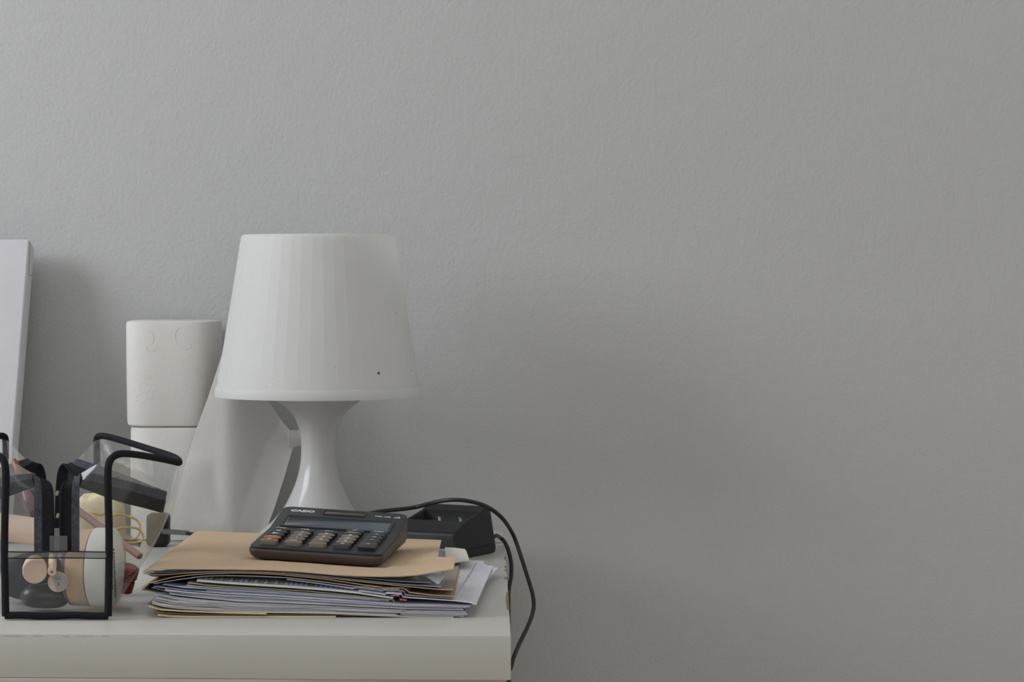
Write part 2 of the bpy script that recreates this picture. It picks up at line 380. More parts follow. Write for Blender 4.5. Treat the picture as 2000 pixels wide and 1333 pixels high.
# ---------------------------------------------------------------- toilet rolls
RD = 2.474; RR = .0442
rc = P(342, 0, RD)
def squared(a): return (abs(math.cos(a)) ** 3.8 + abs(math.sin(a)) ** 3.8) ** (-1 / 3.8)
def roll(cx, cy, z0, h, r, label, tilt=0.0, squash=1.0):
    t = thing('toilet_roll', (cx, cy, z0), label, 'toilet roll', 'toilet rolls stacked by the wall')
    ci = .0205
    prof = [(ci, .001), (r - .003, 0.0), (r - .0008, .0012), (r, .004), (r + .0002, h * .5), (r, h - .004), (r - .0008, h - .0012), (r - .003, h - .0002), (ci, h - .0015)]
    v, f = lathe(prof + [prof[0]], 96, caps=False)
    for p in v:
        a = math.atan2(p.y, p.x); k = (1 + .006 * math.sin(3 * a + z0 * 40)) * squared(a) if math.hypot(p.x, p.y) > .03 else 1
        p.x *= k; p.y *= k; p.x += tilt * p.z
    M = Matrix.Translation((cx, cy, z0))
    b = mesh('paper_winding', xf((v, f), M), M_['roll'], t)
    mesh('cardboard_core', xf(lathe([(ci, .0012), (ci, h - .002), (ci - .0012, h - .002), (ci - .0012, .0012), (ci, .0012)], 48, caps=False), Matrix.Translation((cx + tilt * h * .5, cy, z0))), M_['core'], t)
    return t, b
H1, H2 = .1078, .1008
t1, b1 = roll(P(349, 0, RD).x, RD - D0, TT + .0003, H1, RR - .0003, 'white toilet roll standing on the table under another roll, half hidden by the clear bag')
t2, b2 = roll(P(343.5, 0, RD).x, RD - D0, TT + H1 + .0006, H2, RR, 'upper white toilet roll with a pressed flower pattern, balanced on another roll', tilt=-.012)
def motif(cx, cz, r_, root, cyl, z0, loops):    # pressed flower outline on the roll
    out = []
    for (dx, dz, rx, rz, a0, a1, rot) in loops:
        pts = []
        for k in range(17):
            a = R(a0 + (a1 - a0) * k / 16); x = rx * math.cos(a); z = rz * math.sin(a)
            x, z = x * math.cos(R(rot)) - z * math.sin(R(rot)) + dx, x * math.sin(R(rot)) + z * math.cos(R(rot)) + dz
            ang = (cx + x) / r_; zz = cz + z
            rr = r_ * (1 + .006 * math.sin(3 * (ang - math.pi / 2) + z0 * 40)) * squared(ang - math.pi / 2) - .0001
            pts.append(Vector((cyl.x + rr * math.sin(ang) - .012 * (zz - z0), cyl.y - rr * math.cos(ang), zz)))
        out.append(tube(pts, .00042, 6))
    return join(*out)
FL = [(0, 0, .004, .005, 0, 330, 20), (-.006, -.003, .004, .0045, 60, 340, 0), (-.003, -.010, .0045, .004, 120, 400, 0), (.004, -.007, .0035, .004, 200, 470, 0), (.008, .001, .0028, .003, 0, 300, 10), (.003, .009, .0035, .0005, 0, 360, 4), (.003, .0115, .0035, .0005, 0, 360, 4), (.0105, .013, .0025, .003, 40, 220, 0)]
mesh('pressed_flower', motif(-.0225, t2.location.z + .037, RR, t2, t2.location, t2.location.z, FL), M_['tissue'], b2)
mesh('pressed_flower', motif(-.017, t2.location.z + .085, RR, t2, t2.location, t2.location.z, [(0, 0, .003, .006, -80, 100, 0), (.001, -.010, .004, .003, 150, 330, 0), (.027, .001, .004, .008, 90, 270, 0), (.033, -.008, .004, .003, 180, 400, 0)]), M_['tissue'], b2)

# ---------------------------------------------------------------- draped tissue sheet
def lerp_poly(pts, y):
    for (x0, y0), (x1, y1) in zip(pts[:-1], pts[1:]):
        if y0 <= y <= y1: return x0 + (x1 - x0) * (y - y0) / (y1 - y0)
    return pts[-1][0] if y > pts[-1][1] else pts[0][0]
Lp = [(452, 640), (434, 692), (405, 780), (381, 845), (360, 915), (342, 990), (331, 1035), (327, 1056)]
Rp = [(470, 640), (492, 740), (522, 782), (553, 826), (572, 848), (573, 872), (556, 930), (537, 990), (522, 1030), (505, 1056)]
def tissue_fn(u, v):
    y = 640 + (1056 - 640) * v
    l, r = lerp_poly(Lp, y), lerp_poly(Rp, y)
    px = l + (r - l) * u
    # the sheet curves: left edge wraps forward off the roll, the belly bows towards the camera, right side falls back
    d = 2.470 - .048 * v - .010 * math.sin(math.pi * u) * (0.4 + v) + .022 * max(0, 1 - u * 6) ** 2 * (1 - .6 * v)
    d += .012 * u * v
    d = max(d, 2.418 if px < 446 else 2.40)
    d = min(d, 2.415 + .02 * u) if v > .45 and u < .5 else d
    p = P(px, y, d)
    return p
tis = thing('tissue_sheet', P(430, 1060, 2.42), 'loose white tissue sheet draped from the rolls down to the table behind the lamp', 'tissue')
tis.location.z = TT
def tissue_surface():
    # smooth the distances so the cloth has no steps
    nu, nv = 36, 48
    A = np.array([[list(tissue_fn(i / nu, j / nv)) for i in range(nu + 1)] for j in range(nv + 1)])
    dd = A[:, :, 1] + D0
    for _ in range(90):
        q = np.pad(dd, 1, mode='edge'); dd = (q[1:-1, 1:-1] * 2 + q[:-2, 1:-1] + q[2:, 1:-1] + q[1:-1, :-2] + q[1:-1, 2:]) / 6
    for j in range(nv + 1):
        for i in range(nu + 1):
            y = 640 + 416 * j / nv; px = lerp_poly(Lp, y) + (lerp_poly(Rp, y) - lerp_poly(Lp, y)) * i / nu
            q = min(1, max(0, (px - 435) / 150)); dd[j, i] = min(dd[j, i] + .006 * q, 2.422 + .04 * q * q * (3 - 2 * q))
    pts = [[None] * (nu + 1) for _ in range(nv + 1)]
    for j in range(nv + 1):
        for i in range(nu + 1):
            y = 640 + 416 * j / nv; l, r = lerp_poly(Lp, y), lerp_poly(Rp, y)
            p = P(l + (r - l) * i / nu, y, dd[j, i]); p.z = max(p.z, TT + .0006); pts[j][i] = p
    return grid(lambda u, v: pts[round(v * nv)][round(u * nu)], nu, nv, .0006)
mesh('sheet', tissue_surface(), M_['tissue'], tis, angle=60)
# the curled end of the sheet: a small loop standing out on the right
def curl(u, v):
    y0, y1 = 841, 877 - 14 * u
    return P(563 + 50 * u, y0 + (y1 - y0) * v, 2.4435 + .010 * u - .002 * math.sin(v * 3))
mesh('curled_end', grid(curl, 10, 4, .0006), M_['tissue'], tis, angle=60)

# ---------------------------------------------------------------- table lamp
LD = 2.36
lx = P(622, 0, LD)
lamp = thing('table_lamp', (lx.x, lx.y, TT), 'white table lamp with a fluted plastic shade and a glossy flared base', 'lamp')
def zpx(y, d=LD): return CZ - (y - HY) * d / F
sc = LD / F
LM = Matrix.Translation((lx.x, lx.y, 0))
zt, zr, zb_ = zpx(459), zpx(755), zpx(774)
NF = 48
def shade_vf():
    # fluted cone: 48 flats, each slightly hollowed, double walled
    V, Fc = [], []; sub = 4; seg = NF * sub
    prof = [(198.0, 0.0), (190.5, .15), (183, .30), (175.8, .45), (168.5, .60), (160, .78), (152, .955), (149.8, .985), (147.5, .997), (146, 1.0)]
    for side in (0, 1):
        for rp, t in (prof if side == 0 else prof[::-1]):
            z = zr + (zt - zr) * t; r = rp * sc - (.0016 if side else 0)
            for i in range(seg):
                a = 2 * math.pi * i / seg
                ph = (i / sub) % 1.0 - .5
                flat = math.cos(math.pi / NF) / math.cos(2 * math.pi / NF * ph)
                f = 1 - (1 - flat) * 1.1 * (1 if .02 < t < .96 else .2)
                V.append(Vector((r * f * math.cos(a), r * f * math.sin(a), z - (.0012 if side and t > .99 else 0))))
    rows = 2 * len(prof)
    for j in range(rows):
        j2 = (j + 1) % rows
        for i in range(seg):
            k = (i + 1) % seg; Fc.append([j * seg + i, j * seg + k, j2 * seg + k, j2 * seg + i])
    return V, Fc
sh = mesh('lamp_shade', xf(shade_vf(), LM), M_['shade'], lamp, angle=3.2)
mesh('shade_rim', xf(lathe([(196.5 * sc, zr + .0005), (199.8 * sc, zr), (200.6 * sc, zr - .0008), (202.3 * sc, zb_ + .001), (201.5 * sc, zb_), (198.5 * sc, zb_), (195.5 * sc, zr - .001), (196.5 * sc, zr + .0005)], 128, caps=False), LM), M_['shade'], lamp)
bprof = [(0, 1074), (134, 1074), (136, 1071), (134.5, 1067), (128, 1056), (114, 1040), (90, 1020), (73, 1000), (63, 985), (48.5, 955), (40, 930), (35.2, 905), (34, 885), (34.2, 865), (37, 845), (41, 832), (47, 817), (57, 804), (68, 795), (84, 784), (99, 776), (112, 770), (122, 766), (124, 763), (120, 762), (90, 768), (20, 776), (0, 776)]
bp = []
pts = spline([Vector((r, y, 0)) for r, y in bprof[2:23]], 4)
bpz = [(.0005, 1074), (120, 1074), (134, 1073.5)] + [(p.x, p.y) for p in pts] + [(124, 763), (120, 762), (90, 768), (20, 776), (.0005, 776)]
zof = lambda y: TT + .0004 + (1074 - y) * sc
mesh('lamp_base', xf(lathe([(max(r, .001) * sc, zof(y)) for r, y in bpz], 96), LM), M_['base'], lamp)
mesh('lamp_socket', xf(lathe([(.014, zof(776)), (.014, zof(776) + .03), (.012, zof(776) + .034), (.012, zof(776))], 32), LM), M_['white'], lamp)
mesh('light_bulb', xf(lathe([(.009, zof(776) + .034), (.011, zof(776) + .045), (.021, zof(776) + .066), (.023, zof(776) + .078), (.018, zof(776) + .094), (.008, zof(776) + .101), (.001, zof(776) + .1025)], 32), LM), M_['bulb'], lamp)
def on_shade(px, py, lift=.0003):               # a point on the front of the shade
    t = (755 - py) / (755 - 459); r = (198 - 50 * t) * sc + lift; x = (px - 622) * sc
    return Vector((lx.x + x, lx.y - math.sqrt(max(0, r * r - x * x)), zpx(py)))
def blot(px, py, r, n=9, sd=1):
    rnd = random.Random(sd); c = on_shade(px, py, .0004); V = [c]; 
    for i in range(n):
        a = 2 * math.pi * i / n; q = r * rnd.uniform(.6, 1.2); V.append(on_shade(px + q * math.cos(a), py + q * math.sin(a)))
    return V, [[0, 1 + i, 1 + (i + 1) % n] for i in range(n)]
mesh('dark_speck', blot(747.5, 723.5, 2.6), M_['dirt'], sh)
for k, (x, y, r) in enumerate(((667.5, 709.5, 1.3), (561, 737, 1.0), (588.5, 518, .9), (502, 543, .8), (532, 461.5, 1.2), (536, 748, 1.0), (778, 611, 1.0), (806, 722, 1.0))):
    mesh('faint_speck', blot(x, y, r, 7, k + 3), M_['scuff'], sh)
mesh('scratch', tube([on_shade(687, 464.5, 0), on_shade(681, 470, 0), on_shade(673, 479, 0)], .00028, 6), M_['scuff'], sh)

# ---------------------------------------------------------------- paper stack: heights settle on a grid so nothing cuts into anything
GX0, GX1, GY0, GY1, GS = -.36, .06, -.70, -.20, .002
gx = np.arange(GX0, GX1, GS); gy = np.arange(GY0, GY1, GS)
HT = np.full((len(gy), len(gx)), TT)
def hs(x, y):                                   # highest settled level around each point
    q = HT.copy()
    for _ in range(1): q[1:-1] = np.maximum.reduce([q[:-2], q[1:-1], q[2:]])
    q[:, 1:-1] = np.maximum.reduce([q[:, :-2], q[:, 1:-1], q[:, 2:]])
    i0 = np.clip(np.rint((x - GX0) / GS).astype(int), 0, len(gx) - 1); j0 = np.clip(np.rint((y - GY0) / GS).astype(int), 0, len(gy) - 1)
    return q[j0, i0]
raised = []
def sheet(front, d, L, th, back=None, rot=0.0, droop=0.0, dlen=.02, nu=110, nv=64, gap=.00009, wave=0.0, cap=None, top=False, notch=None, fill=None, frac=.85, decay=None):
    """front: (px, py) of the lower front edge, left to right, at distance d; L: length to the back; back: room heights at the back (left, right)"""
    fx = np.array([P(a, b, d).x for a, b in front]); fz = np.array([P(a, b, d).z for a, b in front])
    if top: fz = fz - th
    u = np.linspace(0, 1, nu + 1); xs = fx[0] + (fx[-1] - fx[0]) * u
    zs = np.interp(xs, fx, fz)
    k = np.array([1, 2, 3, 2, 1.]) / 9; zs = np.convolve(np.pad(zs, 2, mode='edge'), k, 'valid')
    v = np.linspace(0, 1, nv + 1) ** 1.15
    Y = (d - D0) + L * v
    mean = zs.mean() if back is None else None
    X = np.zeros((nv + 1, nu + 1)); Z = X.copy(); YY = X.copy()
    for j in range(nv + 1):
        bk = TT + (mean - TT) * (.92 - .25 * u) if back is None else back[0] + (back[1] - back[0]) * u
        s = v[j] ** 1.3 if decay is None else 1 - math.exp(-(v[j] * L / decay) ** 1.5)
        Z[j] = zs * (1 - s) + bk * s + droop * (1 - math.exp(-v[j] * L / dlen)) * math.exp(-(v[j] * L / .05) ** 2) + wave * np.sin(7 * u + 5 * v[j])
        X[j] = xs + math.tan(rot) * L * v[j]; YY[j] = Y[j]
        if notch is not None: X[j] = np.minimum(X[j], notch(v[j] * L, X[j]))
    base = hs(X, YY) + gap
    need = np.maximum(Z, base)
    q = need - Z
    raised.append((round(float(q[0].max()) * 1000, 2), round(float(q.max()) * 1000, 2)))
    Z = need
    if cap is not None: Z = np.maximum(np.minimum(Z, cap(X, YY) - th), base)
    TH = np.full((nv + 1, nu + 1), th)              # documents of many pages are fanned open at the front edge
    if fill is not None:
        nx = np.array([P(a, b, d).x for a, b in fill]); nz = np.array([P(a, b, d).z for a, b in fill])
        o = np.argsort(nx); tf = np.clip((np.interp(xs, nx[o], nz[o]) - Z[0]) * frac, th, .0026)
        tf = np.where((xs < nx.min() - .004) | (xs > nx.max() + .004), th, tf)
        for _ in range(3): tf = np.convolve(np.pad(tf, 2, mode='edge'), k, 'valid')
        TH = th + (tf[None, :] - th) * np.exp(-(v * L / .035) ** 1.5)[:, None]
    # settle the new top into the grid
    for j, yy in enumerate(gy):
        t = (yy - Y[0]) / L
        if t < -.006 or t > 1.006: continue
        t = min(max(t, 0), 1); jj = np.interp(t, v, np.arange(nv + 1)); a = int(min(jj, nv - 1)); w = jj - a
        xr = X[a] * (1 - w) + X[a + 1] * w; zr_ = np.maximum(Z[a] + TH[a], Z[a + 1] + TH[a + 1])
        ins_ = (gx >= xr[0] - GS) & (gx <= xr[-1] + GS)
        HT[j, ins_] = np.maximum(HT[j, ins_], np.interp(gx[ins_], xr, zr_))
    V, W = [], nu + 1
    for off in (TH, TH * 0):
        for j in range(nv + 1):
            for i in range(nu + 1): V.append(Vector((X[j, i], YY[j, i], Z[j, i] + off[j, i])))
    n = (nv + 1) * W; Fc = []
    for j in range(nv):
        for i in range(nu):
            a = j * W + i; Fc.append([a, a + 1, a + W + 1, a + W]); Fc.append([n + a, n + a + W, n + a + W + 1, n + a + 1])
    rim = list(range(nu + 1)) + [j * W + nu for j in range(1, nv + 1)] + [nv * W + i for i in range(nu - 1, -1, -1)] + [j * W for j in range(nv - 1, 0, -1)]
    nf = len(Fc)
    for k_ in range(len(rim)):
        a, b = rim[k_], rim[(k_ + 1) % len(rim)]; Fc.append([a, n + a, n + b, b])
    mi = [0] * nf + [1] * len(rim)
    uv = [((X[j, i] - X[0, 0]), (YY[j, i] - YY[0, 0])) for _ in (0, 1) for j in range(nv + 1) for i in range(nu + 1)]
    return V, Fc, mi, uv
def paper(name, label, cat, group, vf, m, edge=None):
    c = sum((Vector(v) for v in vf[0]), Vector()) / len(vf[0]); c.z = min(v.z for v in vf[0])
    o = mesh(name, vf[:3], [M_[m], M_[edge or m]], None, origin=c, angle=40, uv=vf[3])
    return tag(o, label, cat, group)
DF = 1.889
GRP_B, GRP_L = 'booklets at the bottom of the paper pile', 'white papers in the lower kraft folder'
# bottom envelopes
paper('envelope', 'cream envelope at the very bottom of the paper pile, lying on the table', 'envelope', None,
      sheet([(308, 1203.5), (330, 1206), (400, 1207.6), (460, 1208), (560, 1207.6), (656, 1207)], DF, .24, .0012), 'cream')
paper('envelope', 'brown envelope second from the bottom of the paper pile', 'envelope', None,
      sheet([(306, 1198), (330, 1200), (400, 1202.5), (460, 1203.5), (600, 1203), (764, 1204)], DF + .003, .24, .0009), 'tan')
paper('booklet', 'worn cream booklet with frayed left corner low in the paper pile', 'booklet', GRP_B,
      sheet([(290, 1186), (300, 1189), (315, 1193), (360, 1196), (440, 1199), (520, 1201)], DF - .002, .22, .0009), 'cream')
paper('booklet', 'thin dark-edged booklet with bent left corner low in the paper pile', 'booklet', GRP_B,
      sheet([(288, 1181), (300, 1185), (320, 1190), (380, 1194), (420, 1196)], DF + .006, .20, .0005), 'charcoal')
# booklets: the grey page block
bk = [((297, 1180), (320, 1187), (360, 1191), (440, 1196), (520, 1198), (640, 1199.5), (728, 1204), (792, 1207), (886, 1209.5)), ((300, 1174.5), (330, 1181), (380, 1186), (460, 1190.5), (560, 1193), (640, 1195), (728, 1199.5), (800, 1204), (906, 1206)),
      ((304, 1170), (330, 1176), (380, 1181), (460, 1185.5), (560, 1188.5), (640, 1191.5), (728, 1196), (800, 1200), (913, 1202)), ((302, 1165), (330, 1171.5), (380, 1177.5), (460, 1181.5), (560, 1184.5), (640, 1188), (728, 1192), (800, 1196.5), (910, 1199))]
bl_ = ['thick grey booklet of many pages lying on the brown envelope', 'thick white booklet with curled right corner in the lower paper pile', 'grey stapled booklet with frayed right corner in the paper pile', 'topmost of the grey booklets, right under the lower kraft folder']
for k, pts in enumerate(bk):
    paper('booklet', bl_[k], 'booklet', GRP_B, sheet(pts, DF - .001 + .0012 * (k % 2), .27, .0006, rot=R(-.5 + .5 * k), fill=(bk + [((276, 1153.5), (300, 1158.5), (330, 1164), (380, 1170), (460, 1177), (560, 1180.5), (640, 1184), (728, 1188.5), (800, 1192.5), (914, 1194.5))])[k + 1], frac=.93), 'paperg', 'pages' if k % 2 == 0 else 'pages2')
paper('document', 'white sheet slipping out furthest right from under the lower kraft folder', 'paper', GRP_L,
      sheet([(700, 1180), (820, 1180), (860, 1180), (890, 1179), (914, 1177)], DF + .055, .20, .0004, back=(.758, .7575), rot=R(6.2)), 'paper')
# lower kraft folder
fold2 = thing('paper_folder', P(580, 1150, 2.04), 'lower kraft folder bulging with white papers', 'folder', 'kraft folders in the paper pile')
fold2.location.z = .763
def part_sheet(name, vf, root, m, edge=None):
    return mesh(name, vf[:3], [M_[m], M_[edge or m]], root, angle=40, uv=vf[3])
part_sheet('back_cover', sheet([(276, 1153.5), (300, 1157.5), (330, 1162), (380, 1168), (460, 1176), (560, 1180), (640, 1183.5), (728, 1188), (800, 1192), (884, 1194)], DF + .002, .33, .0004), fold2, 'kraftback')
wl = 'white document in the thick middle of the papers inside the lower kraft folder'
lows = [(((331, 1165), (380, 1171.5), (440, 1175.5), (560, 1179), (640, 1182), (728, 1186), (800, 1190), (905, 1193)), 'paper', .00045, 0),
        (((296, 1148.5), (330, 1158), (360, 1163.5), (440, 1170.5), (560, 1175), (640, 1179), (728, 1184), (800, 1188.5), (900, 1190.5)), 'paperb', .0004, .2),
        (((322, 1154.5), (360, 1159), (440, 1166), (560, 1171.5), (640, 1176), (728, 1181.5), (800, 1186), (911, 1189)), 'paper', .00045, -.3),
        (((300, 1147), (330, 1150.5), (360, 1154.5), (440, 1161.5), (560, 1167.5), (640, 1172.5), (728, 1178.5), (800, 1184), (918, 1187)), 'paperb', .0004, .4),
        (((404, 1155.5), (440, 1158), (560, 1164), (640, 1169), (728, 1175.5), (800, 1181.5), (926, 1184.5)), 'paper', .00045, .8),
        (((318, 1142.5), (360, 1149.5), (440, 1155), (560, 1160.5), (640, 1166), (700, 1171), (742, 1175)), 'paperb', .0004, .3),
        (((364, 1144.5), (380, 1147), (440, 1150.5), (560, 1157), (640, 1162.5), (700, 1168), (760, 1175)), 'paper', .0004, -.4)]
for k, (pts, m, th_, rt_) in enumerate(lows):
    paper('document', wl, 'paper', GRP_L, sheet(pts, DF + .0015 * ((k * 2) % 3) - .001, .285, .0003, rot=R(rt_), wave=.0002, fill=lows[k + 1][0] if k < 6 else None, frac=(.75, .8, .7, .85, .6, .7, .5)[k]), m, 'pages2' if k in (0, 1, 3) else m)
paper('document', 'pale yellow paper sheet between the white papers of the lower kraft folder', 'paper', GRP_L,
      sheet([(366, 1139.5), (400, 1144), (440, 1147), (520, 1151.5), (600, 1156), (700, 1166), (740, 1174), (770, 1179)], DF, .28, .0004, rot=R(.5)), 'yellow')
# big white sheets standing out on the right
paper('document', 'white sheet printed with a table and green highlighted cells, drooping from the lower kraft folder', 'paper', GRP_L,
      sheet([(384, 1136.5), (420, 1139.5), (462, 1142.5), (560, 1148.5), (640, 1154.5), (700, 1160.5), (740, 1166.5), (768, 1170.5)], DF - .002, .27, .0004, droop=.0034, dlen=.012), 'printed', 'paper')
paper('bookmark', 'small pink paper marker sticking out of the paper pile near its right front', 'marker', None,
      sheet([(764, 1170.5), (780, 1173), (794, 1175)], DF - .002, .05, .0012), 'pink')
paper('document', 'large folded white sheet reaching beyond the right edge of the kraft folders', 'paper', GRP_L,
      sheet([(700, 1158), (760, 1164.5), (800, 1169), (860, 1173), (886, 1175), (917, 1178.5), (930, 1183)], DF - .001, .262, .0005, back=(.764, .758), rot=R(2.3)), 'paper')
paper('document', 'white sheet with a long crease lying just left of the large folded sheet', 'paper', GRP_L,
      sheet([(560, 1133), (640, 1143.5), (700, 1153), (780, 1163.5), (860, 1170), (886, 1173)], DF + .001, .268, .0004, gap=.0009, back=(.764, .7585), rot=R(2.9)), 'paper')
paper('document', 'white sheet right under the front cover of the lower kraft folder', 'paper', GRP_L,
      sheet([(300, 1142), (320, 1138), (350, 1133), (400, 1126.5), (440, 1125.5), (500, 1126.5), (560, 1129.5), (640, 1139), (700, 1147), (780, 1158)], DF + .001, .28, .0004, back=(.767, .7605), decay=.055), 'paper')
part_sheet('front_cover', sheet([(275, 1151.5), (286, 1146), (300, 1139.5), (320, 1133), (340, 1128.6), (370, 1124.6), (400, 1122.3), (460, 1120.8), (500, 1121.5), (550, 1124), (600, 1129), (640, 1133.5), (700, 1142.5), (780, 1156), (840, 1164), (888, 1167)], DF - .001, .325, .0006, back=(.768, .7615), gap=.0005, decay=.055, rot=R(-.2)), fold2, 'kraft')
# upper kraft folder
fold1 = thing('paper_folder', P(580, 1120, 2.04), 'upper kraft folder with a notched tab, lying directly under the calculator', 'folder', 'kraft folders in the paper pile')
fold1.location.z = .776
part_sheet('back_cover', sheet([(280, 1121.5), (300, 1124), (330, 1123.5), (360, 1121), (400, 1119), (460, 1118.2), (550, 1121), (635, 1129.5), (700, 1137), (776, 1145), (856, 1153), (885, 1154)], DF - .002, .325, .0004, back=(.7690, .7655), gap=.0003, decay=.055), fold1, 'kraftback', 'kraft')
GRP_U = 'grey-lit sheets in the upper kraft folder'
paper('document', 'grey-white sheet lying lowest inside the upper kraft folder', 'paper', GRP_U,
      sheet([(284, 1119.8), (330, 1119.5), (400, 1116.8), (460, 1116.5), (550, 1119), (635, 1127.3), (700, 1134.5), (776, 1142), (862, 1148)], DF, .09, .0003, back=(.7695, .766), decay=.055), 'paperg')
paper('document', 'pale blue sheet showing at the rear right corner of the upper kraft folder', 'paper', GRP_U,
      sheet([(290, 1118), (330, 1117.5), (400, 1115), (460, 1115), (550, 1117.3), (635, 1124), (700, 1129.5), (780, 1137), (842, 1139.5)], DF + .003, .293, .0003, gap=.0005, back=(.770, .768), decay=.055, rot=R(1.9)), 'palebl')
# turned-up corner of the sheet
ca, cb_, cc = P(833, 1127.5, DF + .002), P(856, 1142.5, DF - .001), P(876, 1118, DF + .012)
tri = [ca, cb_, cc]; tri2 = [v + Vector((0, .0006, -.0001)) for v in tri]
o = mesh('dog_ear', (tri + tri2, [[0, 1, 2], [3, 5, 4], [0, 3, 4, 1], [1, 4, 5, 2], [2, 5, 3, 0]]), M_['palebl'], None, origin=(cb_.x, cb_.y, cb_.z), smooth=False)
tag(o, 'folded-over grey paper corner peeking out of the upper kraft folder', 'paper')
# calculator pose decides where the cover is pressed flat
CK = .984; CP = Vector((0, -D0, CZ)) + (Vector((-0.15337554, -0.54417201, 0.77911604)) - Vector((0, -D0, CZ))) * CK   # fitted to the photo for a slightly smaller body
CR = Euler((R(1.04879746), R(3.25527938), R(-5.37762877)), 'XYZ')
CM = Matrix.Translation(CP) @ CR.to_matrix().to_4x4()
nrm = (CM.to_3x3() @ Vector((0, 0, 1))).normalized()
def calc_cap(X, Y):
    pl = CP.z - (nrm.x * (X - CP.x) + nrm.y * (Y - CP.y)) / nrm.z - .0008
    c, s = math.cos(-CR.z), math.sin(-CR.z)
    lx_ = c * (X - CP.x) - s * (Y - CP.y); ly_ = s * (X - CP.x) + c * (Y - CP.y)
    dx = np.maximum(np.abs(lx_) - .054, 0); dy = np.maximum(np.maximum(-.002 - ly_, ly_ - .149), 0)
    return pl + np.hypot(dx, dy) * .5
def notch1(dist, X):                            # the cover is cut back behind its tab
    if dist < .095: lim = -.0432
    elif dist < .105: lim = -.0432 - (dist - .095) / .010 * .0145
    else: lim = -.0577 - .003 * (dist - .105) / .2
    xm, x0 = X[-1], X[0]
    return x0 + (X - x0) * min(1, (lim - x0) / (xm - x0))
part_sheet('front_cover', sheet([(279, 1119), (290, 1114), (300, 1112), (340, 1111), (460, 1112), (520, 1113), (580, 1116), (640, 1121.5), (700, 1125), (740, 1126), (787, 1125.5), (820, 1122.5), (846, 1118), (887, 1111)], DF - .003, .322, .0007, back=(.7815, .7735), cap=calc_cap, top=True, notch=notch1, nv=80), fold1, 'kraft')
# ivory card standing out at the back right
card = [P(869, 1069.5, 2.175), P(888, 1070.5, 2.176), P(908, 1073, 2.175), P(911, 1077, 2.17), P(917, 1094, 2.10), P(888, 1099, 2.078), P(870, 1102, 2.072)]
o = mesh('index_card', (card + [c - Vector((0, 0, .0007)) for c in card], [list(range(7)), list(range(13, 6, -1))] + [[i, (i + 1) % 7, 7 + (i + 1) % 7, 7 + i] for i in range(7)]), M_['tabcard'], None, origin=card[5], smooth=False)
tag(o, 'small ivory card tab sticking out behind the right end of the upper kraft folder', 'card')

# ---------------------------------------------------------------- calculator (own frame: x across, y away, z up)
calc = thing('calculator', CP, 'dark desktop calculator with taupe keys and one orange key, lying on the upper kraft folder', 'calculator')
calc.rotation_euler = CR; calc.scale = (CK, CK, CK)
W, L = .1065, .147
HF, HB, HK, YK = .0105, .026, .0150, .087
def top_z(y): return HF + (HK - HF) * y / YK if y < YK else HK + (HB - HK) * (y - YK) / (L - YK)
def ringed(levels, seg=6, r=.008):              # levels: (inset, z function) rounded-rectangle rings, capped by y-strips
    V, Fc = [], []; n = None
    for ins_, zf, rr in levels:
        ol = rrect(W - 2 * ins_, L - 2 * ins_, max(rr, .0015), seg); n = len(ol)
        for x, y in ol: V.append(Vector((x, y + ins_, zf(y + ins_))))
    for j in range(len(levels) - 1):
        for i in range(n): k = (i + 1) % n; Fc.append([j * n + i, j * n + k, (j + 1) * n + k, (j + 1) * n + i])
    return V, Fc, n
def smooth_top(y):                              # key field, then the raised display with a soft knee
    k = .0045
    if y < YK - k: return top_z(y)
    if y < YK + k:
        t = (y - (YK - k)) / (2 * k); a, b = top_z(YK - k), top_z(YK + k); m0 = (HK - HF) / YK * 2 * k; m1 = (HB - HK) / (L - YK) * 2 * k
        return (2 * t**3 - 3 * t**2 + 1) * a + (t**3 - 2 * t**2 + t) * m0 + (-2 * t**3 + 3 * t**2) * b + (t**3 - t**2) * m1
    return top_z(y)
def cap_strip(V, Fc, ring0, n, zf, ny=24):
    pass
def outline_dense(w, l, r, yo):
    pts = rrect(w, l, r, 6); out = []
    for a, b in zip(pts, pts[1:] + pts[:1]):
        m = max(1, int(math.hypot(b[0] - a[0], b[1] - a[1]) / .006))
        for k in range(m): out.append((a[0] + (b[0] - a[0]) * k / m, a[1] + (b[1] - a[1]) * k / m + yo))
    return out
def shell(levels, topz):
    """levels: (inset, corner radius, z function); closed below and above"""
    rings = []; V, Fc = [], []
    base = outline_dense(W, L, .008, 0); n = len(base)
    for ins_, zf in levels:
        sx, sy = (W - 2 * ins_) / W, (L - 2 * ins_) / L
        for x, y in base:
            yy = (y - L / 2) * sy + L / 2; V.append(Vector((x * sx, yy, zf(yy))))
    for j in range(len(levels) - 1):
        for i in range(n): k = (i + 1) % n; Fc.append([j * n + i, j * n + k, (j + 1) * n + k, (j + 1) * n + i])
    Fc.append(list(range(n))[::-1])
    bm = bmesh.new(); vs = [bm.verts.new(v) for v in V]
    for f in Fc: bm.faces.new([vs[i] for i in f])
    # upper skin: strips across by matching left and right points at equal y
    last = vs[-n:]
    Lft = sorted([v for v in last if v.co.x < 0], key=lambda v: v.co.y); Rgt = sorted([v for v in last if v.co.x > 0], key=lambda v: v.co.y)
    for i in range(min(len(Lft), len(Rgt)) - 1):
        try: bm.faces.new([Lft[i], Rgt[i], Rgt[i + 1], Lft[i + 1]])
        except ValueError: pass
    return bm_out(bm)
mesh('lower_case', shell([(.006, lambda y: 0.0), (.0035, lambda y: .0006), (.0012, lambda y: .003), (.0, lambda y: .0062), (.0002, lambda y: smooth_top(y) - .0028), (.0016, lambda y: smooth_top(y) - .0018)], None), M_['calcbase'], calc, local=True, angle=50)
